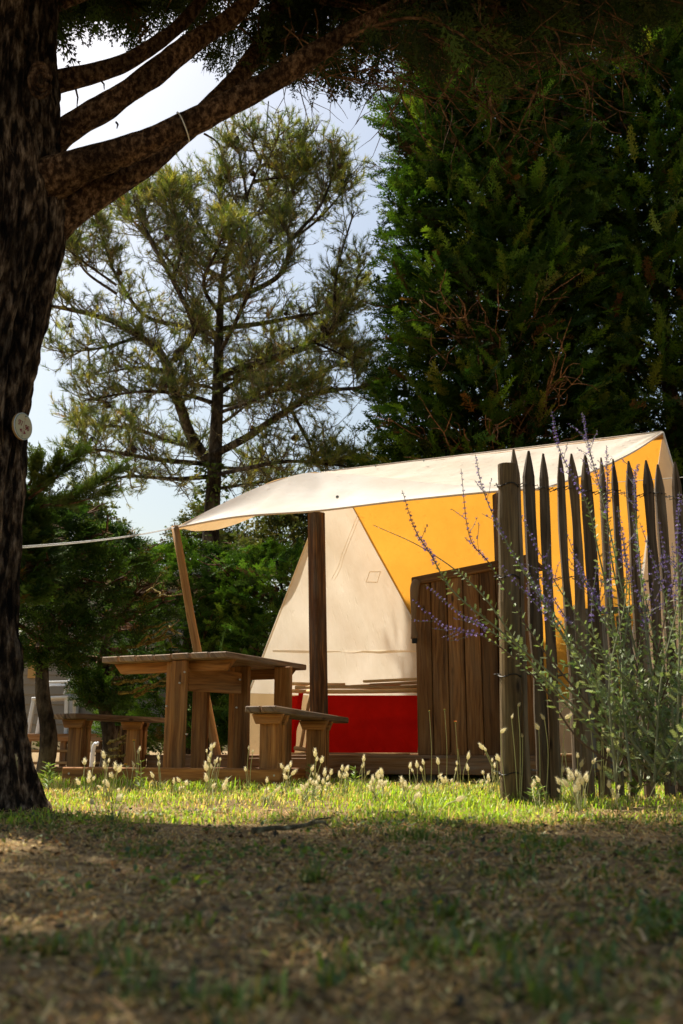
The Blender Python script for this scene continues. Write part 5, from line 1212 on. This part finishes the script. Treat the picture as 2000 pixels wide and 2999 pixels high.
    o = tris('leaf_litter', V, c_, STRAW); tag(o, 'small brown leaf scraps scattered over the foreground', 'litter', kind='stuff')
lawn()

# ------------------------------------------------------------------ hare's-tail grass
def head_mesh():
    m = MB(); prof = [(0, .12), (.12, .75), (.3, 1), (.5, .9), (.7, .62), (.88, .28), (1, .05)]
    m.tube([Vector((0, 0, z * .030)) for z, r in prof], [r * .0075 for z, r in prof], 9, rough=.12)
    r = random.Random(3)
    for _ in range(70):
        t = r.uniform(.05, .95); an = r.uniform(0, 6.28); rr = float(np.interp(t, [p[0] for p in prof], [p[1] for p in prof])) * .0072
        p = Vector((math.cos(an) * rr, math.sin(an) * rr, t * .03)); d = Vector((math.cos(an), math.sin(an), 1.5)).normalized(); s = d.cross(UP).normalized() * .00045
        m.add([p - s, p + s, p + d * r.uniform(.006, .013)], [(0, 1, 2)])
    me = bpy.data.meshes.new('head'); me.from_pydata(m.v, [], m.f); me.materials.append(FLUFF); return me
HEAD = head_mesh()
LEAFY = simple('grass_leaf', (0.15, 0.21, 0.05), .6)
def clump(px, ground_y, heads, label, group, lean=0.1, dead=False):
    b = atz(px, ground_y, 0); b.z = gz(b.x, b.y); t = thing('hare_tail_grass', label, 'grass plant', tuple(b), group)
    ms = MB()
    for (hx, hy_) in heads:
        Y = b.y + rnd.uniform(-.06, .06); top = at(hx, hy_, Y)
        foot = b + Vector(((top.x - b.x) * rnd.uniform(.3, .7) + rnd.gauss(0, .012), rnd.gauss(0, .015), -.005))
        mid = foot.lerp(top, .55) + Vector((rnd.gauss(0, .006), 0, .012)); P = catmull([foot, mid, top], 5); ms.tube(P, [.0016] * len(P), 4, cap=False)
        o = link('head', HEAD, t); d = (P[-1] - P[-2]).normalized() + Vector((rnd.gauss(0, .12), rnd.gauss(0, .12), 0))
        if dead: d = d + Vector((rnd.gauss(0, .5), rnd.gauss(0, .3), -.2))
        o.location = top - b; o.rotation_euler = d.to_track_quat('Z', 'Y').to_euler(); k = rnd.uniform(.6, 1.2); o.scale = (k, k, k * rnd.uniform(.85, 1.15))
    ms.build('stems', STEM, t)
    ml = MB()
    for _ in range(9):
        a = rnd.uniform(0, 6.28); p = b + Vector((rnd.gauss(0, .012), rnd.gauss(0, .012), -.004)); d = Vector((math.cos(a) * .5, math.sin(a) * .5, 1)).normalized(); s = Vector((-math.sin(a), math.cos(a), 0)) * .0018; h = rnd.uniform(.04, .09)
        ml.add([p - s, p + s, p + d * h * .6 + s, p + d * h * .6 - s, p + d * h + Vector((math.cos(a), math.sin(a), -.3)) * h * .25], [(0, 1, 2, 3), (3, 2, 4)])
    ml.build('leaves', LEAFY, t)
G1 = 'hare-tail grass before the picnic table beam'; L1 = "cream hare's-tail grass clump before the picnic table's ground beam"
for px, gy, hs in ((262, 2335, [(248, 2240), (262, 2280), (272, 2285), (274, 2240), (233, 2298), (258, 2292)]), (315, 2338, [(306, 2222), (318, 2234), (308, 2253), (340, 2258), (322, 2275), (330, 2280), (300, 2295), (345, 2262)]), (335, 2345, [(298, 2308), (345, 2318), (318, 2305)]), (388, 2315, [(388, 2258), (393, 2245), (352, 2252)]), (404, 2310, [(404, 2208), (408, 2200)]),
                   (515, 2330, [(508, 2295), (527, 2290), (524, 2312), (545, 2298), (497, 2328), (536, 2308)]), (605, 2352, [(605, 2258), (606, 2290), (623, 2308), (658, 2300), (655, 2312)]), (612, 2322, [(606, 2205), (614, 2218), (623, 2190), (612, 2232), (632, 2235), (645, 2228), (618, 2200)]), (640, 2318, [(630, 2240), (637, 2247), (620, 2252)]), (466, 2320, [(450, 2278), (448, 2295), (465, 2225)]), (730, 2315, [(728, 2196), (740, 2206), (720, 2260)]), (470, 2312, [(463, 2222), (465, 2245)])):
    clump(px, gy, hs, L1, G1)
G2 = 'hare-tail grass before the right bench'; L2 = "cream hare's-tail grass clump in the sun before the right bench"
for px, gy, hs in ((785, 2352, [(781, 2293), (777, 2322), (803, 2318), (812, 2316)]), (835, 2330, [(828, 2252), (833, 2268), (842, 2260), (850, 2247), (853, 2270), (840, 2282)]), (905, 2332, [(912, 2258), (918, 2272), (928, 2280), (905, 2292), (897, 2306), (940, 2235), (923, 2217), (927, 2230)]), (925, 2338, [(915, 2298), (933, 2290), (945, 2296), (925, 2302), (957, 2285), (962, 2300), (938, 2310), (950, 2275)]), (968, 2330, [(968, 2270), (958, 2300), (966, 2322), (955, 2315)]), (1005, 2330, [(1002, 2258), (1010, 2262), (1016, 2258), (995, 2278), (1018, 2275), (1008, 2280)]), (900, 2350, [(893, 2316), (880, 2325), (908, 2322)])):
    clump(px, gy, hs, L2, G2)
G3 = 'hare-tail grass before the cabinet'; L3 = "cream hare's-tail grass clump in the sun before the wooden cabinet"
for px, gy, hs in ((1066, 2322, [(1064, 2232), (1066, 2245), (1060, 2250), (1075, 2268)]), (1100, 2345, [(1086, 2300), (1092, 2295), (1106, 2282), (1115, 2298), (1108, 2312), (1122, 2305), (1096, 2318), (1088, 2310)]), (1118, 2340, [(1112, 2265), (1118, 2268), (1102, 2275), (1120, 2280), (1126, 2300)]), (1190, 2352, [(1180, 2298), (1186, 2304), (1196, 2312), (1215, 2312), (1180, 2308)]), (1212, 2325, [(1210, 2262), (1200, 2252), (1222, 2250)]), (1243, 2340, [(1241, 2240), (1235, 2260)]), (1285, 2332, [(1284, 2240), (1285, 2280), (1296, 2290), (1305, 2285), (1320, 2290), (1298, 2292)]), (1337, 2334, [(1335, 2258), (1334, 2298), (1338, 2240)]), (1370, 2330, [(1370, 2225), (1371, 2258)]), (1418, 2328, [(1416, 2268), (1424, 2296), (1433, 2290), (1405, 2295)]), (1445, 2330, [(1441, 2232), (1448, 2250), (1448, 2270), (1463, 2282), (1430, 2285)]), (1490, 2335, [(1488, 2246), (1498, 2262), (1463, 2230)])):
    clump(px, gy, hs, L3, G3)
G4 = 'hare-tail grass along the foot of the fence'; L4 = "cream hare's-tail grass clump at the foot of the paling fence"
for px, gy, hs in ((1575, 2360, [(1568, 2300), (1580, 2290), (1560, 2305)]), (1690, 2372, [(1680, 2285), (1690, 2300), (1700, 2290), (1712, 2283), (1672, 2290), (1665, 2305), (1695, 2315), (1685, 2320)]), (1700, 2360, [(1706, 2298), (1718, 2292), (1676, 2272), (1690, 2275)]), (1650, 2345, [(1648, 2262), (1645, 2300), (1640, 2320)]), (1800, 2365, [(1785, 2308), (1795, 2320), (1812, 2312), (1808, 2338)]), (1680, 2345, [(1655, 2215), (1692, 2220), (1700, 2247), (1735, 2238)]), (1845, 2350, [(1842, 2316), (1835, 2274), (1890, 2240), (1950, 2268)]), (1760, 2345, [(1757, 2255), (1780, 2205), (1765, 2150)])):
    clump(px, gy, hs, L4, G4)
clump(1505, 2345, [(1517, 2068), (1498, 2105), (1466, 2146), (1530, 2160)], "tall golden hare's-tail grass with drooping heads around the round fence post", None, dead=True)
clump(1585, 2345, [(1578, 2137), (1655, 2104), (1595, 2108)], "tall golden hare's-tail grass among the first pickets", None, dead=True)
clump(1500, 2345, [(1418, 2195), (1455, 2226), (1424, 2200)], "tall golden hare's-tail grass bending left of the round fence post", None, dead=True)
clump(1735, 2345, [(1725, 2092), (1762, 2075), (1798, 2065)], "tall golden hare's-tail grass inside the sage bush", None, dead=True)
clump(50, 2368, [(48, 2228), (46, 2258), (60, 2320)], "shaded hare's-tail grass in front of the big trunk's base", None)
clump(343, 2395, [(343, 2345), (273, 2352)], "grey shaded hare's-tail heads near the edge of the tree's shadow", None)
clump(1240, 2375, [(1233, 2338), (1215, 2340), (1335, 2345)], "pale hare's-tail heads nearest the shadow edge before the cabinet", None)

# ------------------------------------------------------------------ yellow flowers, weeds, twig
YEL = simple('yellow_petal', (0.75, 0.42, 0.02), .6); ORG = simple('orange_petal', (0.75, 0.25, 0.02), .6)
def flower(px, py, gy, label, mat=YEL, r_=.012):
    b = atz(px + 4, gy, 0); top = at(px, py, b.y); t = thing('yellow_flower', label, 'flower', tuple(b)); m = MB()
    P = catmull([b, b.lerp(top, .5) + Vector((.008, 0, 0)), top], 5); m.tube(P, .0013, 4); m.build('stem', STEM, t)
    m = MB()
    for k in range(22):
        a = k * 2.4; e = .35 + .9 * (k / 22); d = Vector((math.cos(a), math.sin(a) , 1.4 - e)).normalized(); s = d.cross(UP).normalized() * r_ * .16
        m.add([top, top + d * r_ * .6 + s, top + d * r_, top + d * r_ * .6 - s], [(0, 1, 2, 3)])
    m.build('petals', mat, t)
    m = MB(); m.tube([top - UP * .006, top - UP * .002, top + UP * .002], [.002, .005, .003], 7); m.build('calyx', LEAFY, t)
flower(392, 2170, 2310, 'yellow flower on a tall stem beside the left bench leg', YEL, .014); flower(368, 2241, 2312, 'yellow flower low in the grass behind the ground beam', YEL, .016)
flower(1333, 2115, 2325, 'orange flower in front of the cabinet planks', ORG, .011); flower(1302, 2078, 2325, 'small yellow bud on the tallest stem before the cabinet', YEL, .006); flower(1257, 2082, 2325, 'small yellow bud before the leftmost cabinet plank', YEL, .006); flower(1341, 2195, 2325, 'small orange flower bud low before the cabinet', ORG, .006)
def weed(px, gy, top_y, label, n=22, w_=.045):
    b = atz(px, gy, 0); top = at(px + 4, top_y, b.y); t = thing('leafy_weed', label, 'weed', tuple(b)); m = MB(); m.tube([b, b.lerp(top, .5) + Vector((.005, 0, 0)), top], .002, 5); m.build('stem', STEM, t)
    pos = []; dr = []; s = []
    for k in range(n): u = rnd.uniform(.1, 1); a = rnd.uniform(0, 6.28); pos.append(tuple(b.lerp(top, u))); dr.append((math.cos(a), math.sin(a), .5)); s.append(w_ * (1.15 - .6 * u) * rnd.uniform(.7, 1.2))
    T = np.array([(0, 0, 0), (.5, .12, .06), (1, 0, -.05), (0, 0, 0), (1, 0, -.05), (.5, -.12, .06)], float); V, c_ = scatter([T], pos, dr, np.array(s), None, palette(n, [(.14, .22, .05), (.18, .26, .06)], [1, 1])); tris('leaves', V, c_, GRASS, t)
weed(408, 2322, 2228, 'green leafy weed growing before the ground beam'); weed(905, 2308, 2240, 'dark leafy weed at the foot of the right bench leg', 40, .05); weed(1035, 2306, 2246, 'dark leafy weed by the deck between bench and cabinet', 36, .05); weed(138, 2325, 2235, 'yellowish tuft of weed right of the big trunk base', 50, .06); weed(1568, 2350, 2290, 'low green weed among the first pickets', 40, .05); weed(1860, 2345, 2240, 'green weed under the sage bush', 50, .06)
tw = thing('fallen_stick', 'thin fallen stick lying on the dry lawn near the shadow edge', 'stick', tuple(atz(840, 2428, .008)))
m = MB(); P = [atz(a, b, .010) + Vector((0, 0, rnd.uniform(0, .006))) for a, b in ((740, 2436), (790, 2432), (840, 2426), (890, 2422), (930, 2414), (952, 2411))]; m.tube(catmull(P, 4), [lerp(.0075, .004, k / 20) for k in range(21)], 7, rough=.15); m.build('shaft', TWIGB, tw)
m = MB(); m.tube([P[3], P[3] + Vector((.03, .05, .012)), P[3] + Vector((.07, .07, .015))], [.004, .003, .002], 5); m.build('side_twig', TWIGB, tw)

for o in bpy.data.objects:
    if '_o' in o: del o['_o']
